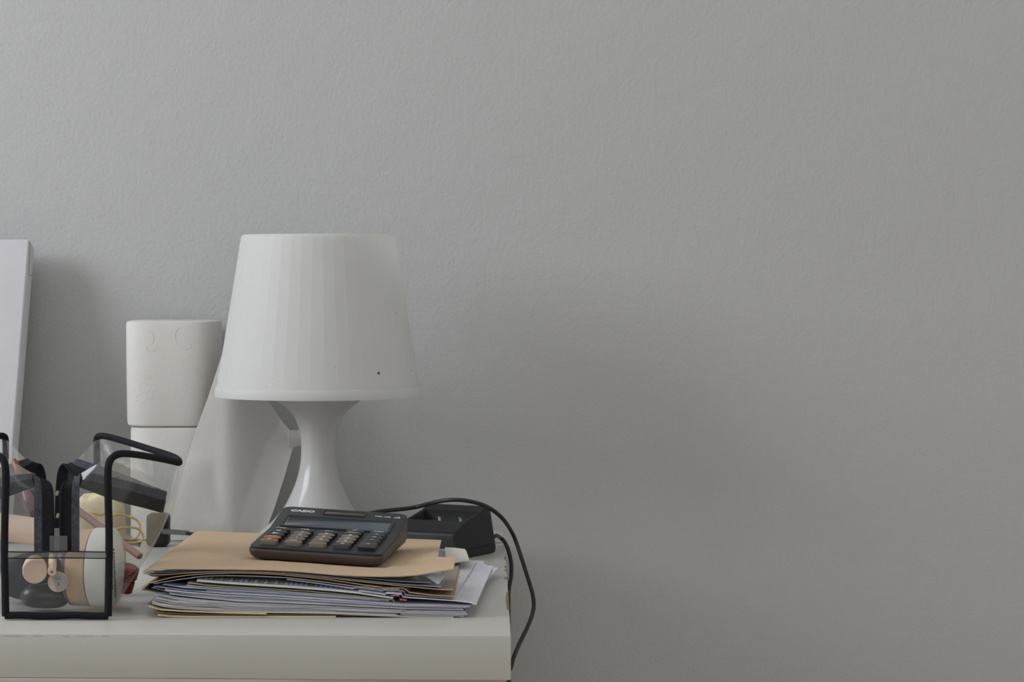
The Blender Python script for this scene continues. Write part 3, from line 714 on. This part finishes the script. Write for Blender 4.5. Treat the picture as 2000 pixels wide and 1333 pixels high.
mesh('face_plate', shell([(.0012, lambda y: smooth_top(y) - .0021), (.0009, lambda y: smooth_top(y) - .0012), (.0012, lambda y: smooth_top(y) - .0004), (.0026, lambda y: smooth_top(y))], None), M_['calc'], calc, local=True, angle=30)
for fx in (-.04, .04):
    for fy in (.012, .135): mesh('rubber_foot', xf(lathe([(.004, -.0006), (.0042, .0004)], 16), Matrix.Translation((fx, fy, 0))), M_['rubber'], calc, local=True)
sl2 = math.atan2(HB - HK, L - YK); sl1 = math.atan2(HK - HF, YK)
def plate(x, y, lift=0.0):                      # frame lying on the face at x, y
    a = sl2 if y > YK else sl1
    return Matrix.Translation((x, y, smooth_top(y) + lift)) @ Matrix.Rotation(a, 4, 'X')
def slab(w, l, h, r, seg=4, bev=.0004):
    ol = rrect(w, l, r, seg); ol = [(x, y - l / 2) for x, y in ol]; n = len(ol); V = []
    for s, z in ((1.0, 0.0), (1.0, h - bev), (1 - 2 * bev / min(w, l), h)):
        V += [Vector((x * s, y * s, z)) for x, y in ol]
    Fc = [list(range(n))[::-1]] + [[j * n + i, j * n + (i + 1) % n, (j + 1) * n + (i + 1) % n, (j + 1) * n + i] for j in (0, 1) for i in range(n)] + [[2 * n + i for i in range(n)]]
    return V, Fc
# display bezel, glass, solar cell
def frame(w, l, fwid, h):
    o_, i_ = [(x, y - l / 2) for x, y in rrect(w, l, .002, 3)], [(x, y - (l - 2 * fwid) / 2) for x, y in rrect(w - 2 * fwid, l - 2 * fwid, .0008, 3)]
    n = len(o_); V = [Vector((x, y, 0)) for x, y in o_] + [Vector((x, y, h)) for x, y in o_] + [Vector((x, y, h)) for x, y in i_] + [Vector((x, y, 0)) for x, y in i_]
    Fc = [[j * n + i, j * n + (i + 1) % n, ((j + 1) % 4) * n + (i + 1) % n, ((j + 1) % 4) * n + i] for j in range(4) for i in range(n)]
    return V, Fc
bz = mesh('display_bezel', xf(frame(.0905, .0312, .0024, .0010), plate(0, .1045)), M_['calc'], calc, local=True)
mesh('display_screen', xf(slab(.0858, .0268, .0004, .0008), plate(0, .1045, .0003)), M_['lcd'], calc, local=True)
mesh('solar_panel', xf(slab(.0335, .0085, .0003, .0005), plate(.0008, .1335, .0001)), M_['solar'], calc, local=True)
mesh('solar_frame', xf(frame(.0365, .0112, .0014, .0007), plate(.0008, .1335)), M_['calc'], calc, local=True)
mesh('lettering', xf(text('CASIO', .0070, .0003, .98, .00022), plate(-.0340, .1335, .0002)), M_['print'], calc, local=True, smooth=False)['label'] = 'white maker lettering'
mesh('lettering', xf(text('MX-12B', .0034, .0003, 1.15), plate(.0330, .1325, .0002)), M_['print'], calc, local=True, smooth=False)
mesh('lettering', xf(join(text('12', .0036, .0003, 1.4), xf(text('DIGITS', .0016, .0003, 1.15), Matrix.Translation((0, -.0024, 0)))), plate(.0450, .1335, .0002)), M_['print'], calc, local=True, smooth=False)
cxs = [-.0385, -.0193, 0, .0193, .0385]
KEYS = [(0, 0, '0', 'keyg', 1), (1, 0, '00', 'keyg', 1), (2, 0, '.', 'keyg', 1), (3, 0, '=', 'keyd', 1), (4, .5, '+', 'keyd', 2),
        (0, 1, 'AC', 'keyo', 1), (1, 1, '1', 'keyg', 1), (2, 1, '2', 'keyg', 1), (3, 1, '3', 'keyg', 1),
        (0, 2, '\u25b6', 'keyd', 1), (1, 2, '4', 'keyg', 1), (2, 2, '5', 'keyg', 1), (3, 2, '6', 'keyg', 1), (4, 2, '\u2212', 'keyd', 1),
        (0, 3, '%', 'keyd', 1), (1, 3, '7', 'keyg', 1), (2, 3, '8', 'keyg', 1), (3, 3, '9', 'keyg', 1), (4, 3, '\u00d7', 'keyd', 1),
        (0, 4, 'MC', 'keyd', 1), (1, 4, 'MR', 'keyd', 1), (2, 4, 'M\u2212', 'keyd', 1), (3, 4, 'M+', 'keyd', 1), (4, 4, '\u00f7', 'keyd', 1), (3, 5, '\u221a', 'keyd', 1), (4, 5, 'MU', 'keyd', 1)]
KL = {'keyo': 'orange clear key', 'keyd': 'dark key'}
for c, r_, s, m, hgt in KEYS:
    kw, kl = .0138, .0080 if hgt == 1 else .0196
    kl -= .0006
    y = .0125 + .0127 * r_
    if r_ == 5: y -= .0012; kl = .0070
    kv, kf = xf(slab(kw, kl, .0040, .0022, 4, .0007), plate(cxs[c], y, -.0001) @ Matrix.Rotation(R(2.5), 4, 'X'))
    nk = (len(kf) - 2) // 2                      # shade between key rows, painted as darker key sides
    k = mesh('key', (kv, kf, [0] + [1 if r_ else 0] * nk + [0] * nk + [0]), [M_[m], M_['keyshade']], calc, local=True, angle=45)
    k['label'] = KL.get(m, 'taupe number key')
    mesh('key_legend', xf(text(s, .0058 if len(s) == 1 else .0046, .0002, 1.15), plate(cxs[c], y, .0041) @ Matrix.Rotation(R(2.5), 4, 'X')), M_['print'], k, local=True, smooth=False)

# ---------------------------------------------------------------- battery charger
cf = P(890, 0, 2.262); cf.z = TT
chg = thing('battery_charger', cf, 'black wedge-shaped battery charger with an empty bay, at the rear right of the table', 'charger')
ang = math.atan2(.036, .070)                     # turned clockwise
CHM = Matrix.Translation((cf.x, cf.y, TT + .0003)) @ Matrix.Rotation(-ang, 4, 'Z')
CWd, CDp = .072, .078
def charger_body():
    # own frame: x from -CWd to 0, y from 0 to CDp; section along y
    bm = bmesh.new()
    sec = [(.002, 0), (-.0005, .010), (0, .0225), (.002, .0245), (.029, .0312), (.060, .0378), (.071, .0425), (CDp, .038), (CDp, .004), (CDp - .002, 0)]
    Lv = [bm.verts.new((-CWd + (.004 if z > .03 else .0015 if z > .02 else 0), y, z)) for y, z in sec]
    Rv = [bm.verts.new((0 - (.006 if z > .03 else .002 if z > .02 else 0), y, z)) for y, z in sec]
    n = len(sec)
    for i in range(n): bm.faces.new((Lv[i], Lv[(i + 1) % n], Rv[(i + 1) % n], Rv[i]))
    bm.faces.new(Lv); bm.faces.new(Rv[::-1])
    bmesh.ops.recalc_face_normals(bm, faces=bm.faces)
    bmesh.ops.bevel(bm, geom=[e for e in bm.edges], offset=.0034, segments=4, profile=.5, affect='EDGES', clamp_overlap=True)
    return bm_out(bm)
body = mesh('charger_body', xf(charger_body(), CHM), M_['black'], chg, angle=40)
cut = mesh('bay_cut', xf(box(-CWd + .0085, -.0085, .030, .0595, .0150, .06, .001), CHM), M_['cavity'], chg)
cut.data.materials[0] = M_['cavity']
md = body.modifiers.new('bay', 'BOOLEAN'); md.operation = 'DIFFERENCE'; md.object = cut; md.solver = 'EXACT'; md.material_mode = 'TRANSFER'
bpy.context.view_layer.update()
dg = bpy.context.evaluated_depsgraph_get(); nm = bpy.data.meshes.new_from_object(body.evaluated_get(dg))
body.modifiers.clear(); old = body.data; body.data = nm; nm.name = 'charger_body'
bpy.data.objects.remove(cut); bpy.data.meshes.remove(old)
for x in (-.0190, -.0406):
    mesh('contact', xf(join(box(x - .0014, x + .0014, .0440, .0447, .0150, .0330, .0002), box(x - .0014, x + .0014, .0425, .0447, .0330, .0335, .0002)), CHM), M_['metal'], chg)
mesh('seam_line', xf(tube([Vector((-CWd - .0002, .002, .0085)), Vector((-CWd - .0002, CDp, .0085))], .0003, 6), CHM), M_['cavity'], body)
mesh('seam_line', xf(tube([Vector((.0001, .003, .0075)), Vector((.0001, CDp - .003, .0075))], .0003, 6), CHM), M_['cavity'], body)
mesh('scratch', xf(tube([Vector((-.046, .013, .0257)), Vector((-.0435, .0165, .0261)), Vector((-.0425, .020, .0264))], .0003, 6), CHM), M_['flat'], body)
bcp = CHM @ Vector((-.004, CDp - .002, .012))
c2 = [bcp, bcp + Vector((.004, .010, .002)), P(977, 1051, 2.385), P(986, 1060, 2.385), P(994, 1079, 2.38), P(998.5, 1102, 2.375), P(998.5, 1124, 2.37), P(996, 1140, 2.36), P(993.5, 1156, 2.345), P(993, 1180, 2.34), P(994, 1300, 2.36), P(994, 1700, 2.40)]
mesh('charger_cord', tube(spline(c2, 8), .0019, 10), M_['rubber'], chg)

# ---------------------------------------------------------------- black power cord with its plug
pg = P(309, 1064, 2.392); pg.z = TT
cord = thing('power_cord', pg, 'black cord with a small plug, looping over the charger and down past the table edge', 'cord')
def plug_body():
    c0, c1 = P(288, 1003, 2.385), P(331, 1064, 2.385)
    v, f = box(c0.x, c1.x, 2.374 - D0, 2.396 - D0, TT + .0004, c0.z, .0042, 4); return v, f
pb = mesh('plug', plug_body(), M_['black'], cord)
for k in range(4):
    z = P(0, 1017 + 5 * k, 2.374).z
    mesh('grip_rib', box(P(313, 0, 2.374).x, P(328, 0, 2.374).x, 2.3732 - D0, 2.3745 - D0, z - .0004, z + .0004), M_['rubber'], pb)
fa, fb = P(316, 1034.5, 2.371), P(368, 1039, 2.345)
V = []
for p, h in ((fa, .0042), (fb, .0036)):
    for dy, dz in ((0, 0), (0, -h), (.004, -h - .0002), (.004, .0004)): V.append(p + Vector((0, dy, dz)))
fr_ = mesh('strain_relief', (V, [[0, 1, 5, 4], [1, 2, 6, 5], [2, 3, 7, 6], [3, 0, 4, 7], [3, 2, 1, 0], [4, 5, 6, 7]]), M_['flat'], cord, smooth=False)
c1 = [fb + Vector((-.001, .002, -.0018)), P(392, 1048, 2.32), P(440, 1068, 2.275), P(520, 1078, 2.268), P(600, 1062, 2.27), P(660, 1025, 2.275), P(712, 1006, 2.28), P(752, 998.5, 2.285), P(790, 994.5, 2.29), P(815, 990.5, 2.295), P(842, 983.5, 2.28), P(868, 978.3, 2.27), P(895, 977.2, 2.265), P(925, 981.5, 2.265), P(955, 992.5, 2.27), P(982, 1014, 2.285), P(1003, 1047, 2.315), P(1017, 1086, 2.31), P(1030, 1127, 2.30), P(1041, 1165, 2.28), P(1041.5, 1193, 2.26), P(1031, 1224, 2.23), P(1015, 1257, 2.20), P(1003, 1286, 2.17), P(997, 1306, 2.16), P(985, 1340, 2.17), P(975, 1500, 2.2), P(972, 2200, 2.25)]
mesh('cord', tube(spline(c1, 8), .00185, 12), M_['rubber'], cord)
# ---------------------------------------------------------------- clear cosmetic bag
DA, DB = 1.876, 2.05
def cpx(d): return 111 - 11 * (d - DA) / (DB - DA)
def side(pts, s):                               # s = 1 right half, -1 its mirror image
    return [P(x if s > 0 else 2 * cpx(d) - x, y, d) for x, y, d in pts]
def at(pl, t):
    t = min(max(t, 0), 1) * (len(pl) - 1); i = min(int(t), len(pl) - 2); return pl[i].lerp(pl[i + 1], t - i)
bagc = P(105, 1185, 1.96); bagc.z = TT
bag = thing('cosmetic_bag', bagc, 'clear vinyl cosmetic bag with black piping, standing open at the left of the table', 'bag')
ZS = P(0, 1078, DA).z                           # seam level on the end panels
TOP = [(213, 893, 1.877), (235, 887, 1.884), (262, 888, 1.898), (300, 893, 1.922), (334, 900, 1.945), (349, 904, 1.957), (346, 897, 1.971), (328, 889, 1.986), (290, 878, 2.008), (245, 864, 2.03), (208, 854, 2.044), (191, 856, 2.05)]
ZO = [(158, 925, 1.882), (190, 928, 1.89), (235, 937, 1.91), (290, 952, 1.935), (325, 961, 1.955), (300, 951, 1.975), (235, 925, 2.005), (190, 909, 2.025), (152, 897, 2.035)]
ZI = [(150, 948, 1.886), (178, 958, 1.89), (230, 977, 1.91), (284, 991, 1.935), (317, 1000, 1.953), (292, 990, 1.975), (230, 964, 2.005), (182, 946, 2.025), (142, 924, 2.035)]
ZO_F = [(155, 1078, DA), (155, 1010, DA), (155, 952, DA), (156, 932, 1.878)] + ZO + [(148, 903, 2.041), (145, 935, 2.045), (140, 1032, 2.045)]
ZI_F = [(119, 1078, DA), (119, 1010, DA), (121, 958, DA), (131, 941, 1.881)] + ZI + [(124, 908, 2.041), (113, 935, 2.045), (108, 1032, 2.045)]
for s in (1, -1):
    top = spline(side(TOP, s), 5)
    fb, rb = side([(211, 1211, DA)], s)[0], side([(190, 1154, DB)], s)[0]
    fb.z = rb.z = TT + .0022
    bow = .0105 * s
    def wall(u, v):
        b = fb.lerp(rb, u); b.x += bow * math.sin(math.pi * u) ** .8
        t = at(top, u); k = 1 - (1 - v) ** 1.75
        p = Vector((b.x + (t.x - b.x) * k, b.y + (t.y - b.y) * v, b.z + (t.z - b.z) * v))
        p.x += s * .0012 * math.sin(11 * u + 3 * v) * math.sin(math.pi * v) * math.sin(math.pi * u)
        return p
    mesh('side_panel', grid(wall, 40, 26), M_['vinyl'], bag, angle=60)
    zo, zi = spline(side(ZO, s), 5), spline(side(ZI, s), 5)
    mesh('top_panel', grid(lambda u, v: at(top, u).lerp(at(zo, u), v) + Vector((0, 0, -.002 * math.sin(math.pi * v) * math.sin(math.pi * u))), 40, 8), M_['vinyl'], bag, angle=60)
    fo = side([(155, 1078, DA), (155, 1010, DA), (155, 952, DA), (158, 925, 1.882)], s); fp = side([(211, 1078, DA), (212, 1000, DA), (211, 940, DA), (213, 893, 1.877)], s)
    mesh('end_panel', grid(lambda u, v: at(fo, v).lerp(at(fp, v), u) + Vector((0, -.0012 * math.sin(math.pi * u) * math.sin(math.pi * v), 0)), 8, 16), M_['vinyl'], bag, angle=60)
    ro = side([(140, 1032, 2.045), (145, 935, 2.045), (152, 897, 2.035)], s); rp = side([(190, 1032, DB), (190, 940, DB), (191, 856, DB)], s)
    mesh('end_panel', grid(lambda u, v: at(ro, v).lerp(at(rp, v), u), 6, 12), M_['vinyl'], bag, angle=60)
    ozf, izf = spline(side(ZO_F, s), 6), spline(side(ZI_F, s), 6)
    mesh('stitched_border', grid(lambda u, v: at(ozf, u).lerp(at(izf, u), v * .44), 110, 3, .0007), M_['border'], bag, angle=50)['label'] = 'grey stitched border'
    mesh('zipper_tape', grid(lambda u, v: at(ozf, u).lerp(at(izf, u), .43 + v * .57), 110, 4, .0010), M_['binding'], bag, angle=50)
    mesh('zipper_coil', tube(izf, .0011, 8), M_['binding'], bag)
    pip = side([(211, 1211, DA), (212, 1150, DA), (213, 1100, DA), (213, 1040, DA), (211.5, 980, DA), (210.5, 940, DA), (212, 910, 1.876), (219, 895, 1.878), (235, 887, 1.884), (262, 888, 1.898), (300, 894, 1.922), (334, 901, 1.945), (349, 904, 1.957), (346, 897, 1.971), (328, 889, 1.986), (290, 877, 2.008), (245, 863, 2.03), (208, 853, 2.044), (193, 853, 2.05), (189, 862, 2.051), (189, 900, DB), (193, 980, DB), (194, 1060, DB), (190, 1152, DB)], s)
    for q in pip: q.z = max(q.z, TT + .0029)
    mesh('piping', tube(spline(pip, 6), .0028, 10, ry=.0026), M_['binding'], bag)['label'] = 'black fabric piping'
def quad(a, b, c, d, nu=6, nv=6): return grid(lambda u, v: a.lerp(b, u).lerp(d.lerp(c, u), v), nu, nv)
fl_, fr2 = P(10, 1211, DA), P(211, 1211, DA); rl_, rr2 = P(10, 1154, DB), P(190, 1154, DB)
for q in (fl_, fr2, rl_, rr2): q.z = TT + .0022
fls, frs = Vector((fl_.x, fl_.y, ZS)), Vector((fr2.x, fr2.y, ZS)); rls, rrs = Vector((rl_.x, rl_.y, ZS)), Vector((rr2.x, rr2.y, ZS))
mesh('lower_end_panel', quad(fl_, fr2, frs, fls), M_['vinyl'], bag, smooth=False)
mesh('lower_end_panel', quad(rl_, rr2, rrs, rls), M_['vinyl'], bag, smooth=False)
def bottom(u, v):
    b = fl_.lerp(rl_, v); c = fr2.lerp(rr2, v); k = .0105 * math.sin(math.pi * v) ** .8
    b = b + Vector((-k, 0, 0)); c = c + Vector((k, 0, 0)); p = b.lerp(c, u); p.z = TT + .0006 + .0016 * (2 * u - 1) ** 8; return p
mesh('bottom_panel', grid(bottom, 16, 20), M_['vinyl'], bag, angle=60)
for (a, b) in ((fl_, fr2), (rl_, rr2)):
    q = [a.lerp(b, k / 6) + Vector((0, 0, .0011 + .0003 * math.sin(k * 2))) for k in range(7)]
    mesh('piping', tube(spline(q, 4), .0027, 10), M_['binding'], bag)
yv = P(0, 0, 1.8735).y
mesh('seam_strip', grid(lambda u, v: P(15 + 193 * u, 1077 + 15 * v, 1.8738), 8, 2), M_['vinylgrey'], bag, smooth=False)
for yy in (1078.5, 1091):
    mesh('stitch_line', tube([P(15 + 193 * k / 8, yy + .6 * math.sin(k), 1.8733) for k in range(9)], .00035, 6), M_['binding'], bag)
mesh('zipper_end_tab', grid(lambda u, v: P(97 + 35 * u, 1047 + 34 * v, 1.8745), 3, 3, .0005), M_['vinylgrey'], bag, smooth=False)
for x, y in ((112, 964), (113, 1008)):
    c = P(x, y, 1.873)
    mesh('zipper_pull', xf(box(-.0011, .0011, -.0008, .0008, -.0018, .0018, .0005), Matrix.Translation(c) @ Matrix.Rotation(R(18), 4, 'Y')), M_['metal'], bag)

# ---------------------------------------------------------------- things inside the bag
def cyl(a, b, r, seg=40, bev=.0008):
    a, b = Vector(a), Vector(b); h = (b - a).length
    return xf(lathe([(max(r - bev, .0002), 0), (r, bev), (r, h - bev), (max(r - bev, .0002), h)], seg), along(a, b))
# jar on its side
ax = Vector((math.cos(R(8)), -math.sin(R(8)), 0)); jc = P(223, 1115, 1.926); jr = .0300
jc.z = TT + .0026 + jr
j = thing('cosmetic_jar', (jc.x - .015, jc.y, TT + .001), 'large tan cream jar with white lid lying on its side in the clear bag', 'jar')
JM = along(jc - ax * .034, jc)                  # local z runs along the jar to the lid face
mesh('jar_body', xf(lathe([(jr - .004, .0035), (jr - .0012, .0045), (jr - .001, .0185), (jr - .003, .0190)], 72), JM), M_['tanliq'], j)
mesh('mauve_rim', xf(lathe([(jr - .007, 0), (jr - .0035, .0005), (jr - .0012, .0028), (jr - .0012, .0044), (jr - .006, .0044)], 72), JM), M_['purple'], j)
ld_ = mesh('jar_lid', xf(lathe([(jr - .002, .0192), (jr, .0198), (jr, .0318), (jr - .001, .0334), (jr - .003, .0341), (jr - .010, .0345), (.0005, .0346)], 72), JM), M_['white'], j)
Mi = JM
def lid_marks(off, w0, w1, sd, hgt):            # a line of tiny print across the lid face
    rnd = random.Random(sd); out = []; s0 = w0
    while s0 < w1:
        l = rnd.uniform(.0006, .0016)
        rad = math.hypot(s0, off); z = .0347 if rad < .02 else .0346
        c = jc + Vector((0, 0, -s0)) + Vector((ax.y, -ax.x, 0)) * (off - .0014 * s0 / .01 * .9) + ax * (.0007 if rad < .02 else .0006)
        out.append(xf(box(-hgt / 2, hgt / 2, -.0001, .0001, -l / 2, l / 2), Matrix.Translation(c) @ Matrix.Rotation(math.atan2(ax.x, -ax.y), 4, 'Z') @ Matrix.Rotation(R(7), 4, 'Y')))
        s0 += l + rnd.uniform(.0003, .0006)
    return join(*out)
mesh('lid_print', lid_marks(.0075, -.010, .016, 1, .0032), M_['orange'], ld_, smooth=False)
mesh('lid_print', lid_marks(.0015, -.014, .022, 2, .0034), M_['greyprint'], ld_, smooth=False)
# beige tube
a, b = P(-40, 1023, 1.932), P(82, 1041, 1.928)
t = thing('foundation_tube', (b.x - .02, b.y, b.z - .0105), 'thick pale beige tube lying across the left half of the clear bag', 'tube')
mesh('tube_body', cyl(a, b, .0103, 48, .0015), M_['beige'], t)
mesh('tube_cap', cyl(a - (b - a).normalized() * .02, a - (b - a).normalized() * .0004, .0105, 48, .001), M_['beige2'], t)
# bottle seen on its cap
a = P(68, 1117, 1.884); b = a + Vector((-.0084, .045, -.0008))
t = thing('concealer_bottle', (a.x, a.y + .02, a.z - .0092), 'small bottle lying with its round peach cap facing out of the clear bag', 'bottle')
mesh('bottle_cap', cyl(a, a.lerp(b, .45), .0090, 48, .0006), M_['beige2'], t)
mesh('bottle_body', cyl(a.lerp(b, .46), b, .0082, 40), M_['beige'], t)
# pencil pointing at the camera
a = P(101.5, 1118, 1.8815); b = a + Vector((-.012, .075, .013))
t = thing('eyebrow_pencil', a - Vector((0, 0, .003)), 'thin peach pencil beside the round peach cap, its hollow end facing out', 'pencil')
mesh('pencil_barrel', cyl(a, b, .0031, 24, .0004), M_['beige2'], t)
mesh('lead', cyl(a - (b - a).normalized() * .0002, a.lerp(b, .1), .0009, 16, .0001), M_['tip'], t)
# small pot with a printed disc
a = P(113, 1138, 1.896); b = a + Vector((-.0024, .013, -.0008))
t = thing('cream_pot', (a.x, a.y + .006, a.z - .0076), 'small pot with a grey printed disc facing out, below the thin peach pencil', 'pot')
mesh('pot_body', cyl(a + Vector((0, .0006, 0)), b, .0074, 40, .0006), M_['beige'], t)
dk = mesh('label_disc', cyl(a, a + Vector((0, .0005, 0)), .0069, 40, .0001), M_['greylid'], t)
TX = Matrix.Rotation(R(90), 4, 'X')
mesh('disc_print', xf(text('5', .0034, .0002, 1.3), Matrix.Translation(a + Vector((.0005, -.0002, -.0014))) @ TX), M_['greyprint'], dk, smooth=False)
mesh('disc_print', xf(join(box(-.0022, .0022, -.0001, .0001, .0018, .0021), box(-.0014, .0016, -.0001, .0001, .0009, .0012)), Matrix.Translation(a + Vector((0, -.0001, .001)))), M_['greyprint'], dk, smooth=False)
# charcoal case and grey pouch at the bottom
def pillow(cx, cy, z0, lx, ly, lz, sd, lump=.12, ex=.55):
    rnd = random.Random(sd); ph = [rnd.uniform(0, 6) for _ in range(4)]
    V, Fc = [], []; nu, nv = 40, 18
    sg = lambda q, e: math.copysign(abs(q) ** e, q)
    for jj in range(nv + 1):
        p_ = math.pi * (jj / nv - .5)
        for i in range(nu):
            a_ = 2 * math.pi * i / nu
            x = sg(math.cos(p_), ex) * sg(math.cos(a_), ex); y = sg(math.cos(p_), ex) * sg(math.sin(a_), ex); z = sg(math.sin(p_), ex)
            k = 1 + lump * (math.sin(3 * x + ph[0]) * math.cos(2.5 * y + ph[1]) * .6 + .4 * math.sin(6 * x + ph[2]) * math.sin(4 * z + ph[3]))
            V.append(Vector((cx + lx * x * (1 - lump + lump * k), cy + ly * y, z0 + lz + lz * z * (k if z > 0 else 1))))
    for jj in range(nv):
        for i in range(nu): k = (i + 1) % nu; Fc.append([jj * nu + i, jj * nu + k, (jj + 1) * nu + k, (jj + 1) * nu + i])
    return V, Fc
c = P(90, 1185, 1.924)
v = pillow(c.x, c.y, TT + .0026, .0200, .0125, .0090, 4, .34, .75)
tag(mesh('compact_case', v, M_['charcoal'], None, origin=(c.x, c.y, TT + .0026)), 'glossy charcoal case lying at the bottom front of the clear bag', 'case')
c = P(58, 1150, 1.972)
v = pillow(c.x, c.y, TT + .0026, .0235, .016, .0180, 9, .55, .8)
tag(mesh('fabric_pouch', v, M_['greyp'], None, origin=(c.x, c.y, TT + .0026)), 'dark grey soft pouch behind the small bottles in the clear bag', 'pouch')
# long pencil behind the jar
a, b = P(136, 986, 1.992), P(273, 1087, 1.962)
t = thing('makeup_pencil', a.lerp(b, .5) - Vector((0, 0, .003)), 'long mauve brown pencil slanting down behind the white jar lid', 'pencil')
mesh('pencil_barrel', cyl(a, b, .0029, 20, .0004), M_['mauve'], t)
mesh('pencil_end', cyl(b + (b - a).normalized() * .0001, b + (b - a).normalized() * .0012, .0022, 20, .0002), M_['tip'], t)['label'] = 'brown pencil tip'
# red lipstick
a, b = P(240, 1155, 1.972), P(254, 1106, 1.968)
t = thing('lipstick', (a.x, a.y, a.z - .004), 'dark red lipstick leaning behind the white jar lid', 'lipstick')
mesh('lipstick_base', cyl(a, a.lerp(b, .45), .0072, 32), M_['red'], t)
mesh('lipstick_cap', cyl(a.lerp(b, .46), b, .0078, 8, .0014), M_['red'], t)
# cream pouch with a drawstring, at the back of the bag
c = P(196, 1100, 2.018)
v = pillow(c.x, c.y, TT + .0014, .0195, .0125, .0400, 12, .10, .45)
t = thing('drawstring_pouch', (c.x, c.y, TT + .0014), 'cream fabric pouch standing at the back of the clear bag', 'pouch')
mesh('pouch_body', v, M_['creamc'], t)
pts = [Vector((c.x + .0172 * math.cos(2 * math.pi * k / 40), c.y + .0118 * math.sin(2 * math.pi * k / 40), TT + .066 + .001 * math.sin(5 * k))) for k in range(40)]
mesh('drawstring', tube(pts, .0011, 8, closed=True), M_['elastic'], t)
# hair ties
for k, (px, py, d, rx, rz, rot, lab) in enumerate(((243, 1030, 1.985, .0125, .0088, -38, 'yellow elastic hair tie hanging beside the cream pouch, the upper of two'), (252, 1046, 1.975, .0105, .0060, -18, 'thin yellow elastic hair tie below the larger one, beside the cream pouch'))):
    c = P(px, py, d); pts = []
    for i in range(36):
        a_ = 2 * math.pi * i / 36; x, z = rx * math.cos(a_), rz * math.sin(a_) * (1 + .2 * math.sin(2 * a_))
        pts.append(c + Vector((x * math.cos(R(rot)) - z * math.sin(R(rot)), .004 * math.sin(a_ + k), x * math.sin(R(rot)) + z * math.cos(R(rot)))))
    tag(mesh('hair_tie', tube(pts, .0009, 8, closed=True), M_['elastic'], None, origin=c), lab, 'hair tie', 'yellow hair ties in the bag')
# black hair clip
c = P(259, 1060, 1.985)
t = thing('hair_clip', c - Vector((0, 0, .003)), 'small black toothed hair clip under the yellow hair ties', 'hair clip')
CM2 = Matrix.Translation(c) @ Matrix.Rotation(R(14), 4, 'Y')
mesh('clip_arm', xf(join(tube(spline([Vector((-.0065, 0, .001)), Vector((0, 0, .0016)), Vector((.0065, 0, .0004))], 5), .0012, 8)), CM2), M_['clip'], t)
mesh('teeth', xf(join(*[tube([Vector((-.0055 + .0014 * i, 0, .0010)), Vector((-.0050 + .0014 * i, -.001, -.0022))], .0005, 6) for i in range(9)]), CM2), M_['clip'], t)
# make-up brush in the left half
a, b = P(27, 897, 1.975), P(68, 1012, 1.958)
t = thing('makeup_brush', b - Vector((0, 0, .004)), 'red-brown handled make-up brush standing head down in the left half of the clear bag', 'brush')
mesh('handle', xf(lathe([(.0012, 0), (.0024, .003), (.0028, .012), (.0022, .018)], 20), along(a, b)), M_['wood'], t)
mesh('ferrule', xf(lathe([(.0022, .0181), (.0026, .0185), (.0030, .0245), (.0028, .0250)], 20), along(a, b)), M_['charcoal'], t)
mesh('bristles', xf(lathe([(.0028, .0251), (.0045, .034), (.0050, .040), (.0030, .046), (.0005, .047)], 24), along(a, b)), M_['purple'], t)
# ---------------------------------------------------------------- daylight, added fill light and view
w = bpy.data.worlds.new('daylight'); SC.world = w; w.use_nodes = True
w.node_tree.nodes['Background'].inputs[0].default_value = (.75, .85, 1, 1); w.node_tree.nodes['Background'].inputs[1].default_value = 0.3
ld = bpy.data.lights.new('window_daylight', 'AREA'); ld.shape = 'RECTANGLE'; ld.size = WZ1 - WZ0 - 2 * fw; ld.size_y = WY1 - WY0 - 2 * fw; ld.energy = 34; ld.color = (.935, .965, 1.0)
lo = bpy.data.objects.new('window_daylight', ld); COL.objects.link(lo); lo.location = (XL + .02, (WY0 + WY1) / 2, (WZ0 + WZ1) / 2)
lo.rotation_euler = (0, R(-90), 0)

SC.cycles.transparent_max_bounces = 48
l2 = bpy.data.lights.new('added_fill_light', 'AREA'); l2.shape = 'RECTANGLE'; l2.size = VX1 - VX0 - .08; l2.size_y = VZ1 - VZ0 - .08; l2.energy = 3.5; l2.color = (.95, .975, 1.0)  # unseen light added to fill from the front
o2 = bpy.data.objects.new('added_fill_light', l2); COL.objects.link(o2); o2.location = ((VX0 + VX1) / 2, YF + .02, (VZ0 + VZ1) / 2); o2.rotation_euler = (R(90), 0, 0)
vs = SC.view_settings; vs.view_transform = 'Standard'; vs.look = 'None'; vs.gamma = 1; vs.use_curve_mapping = False; vs.exposure = 0.0
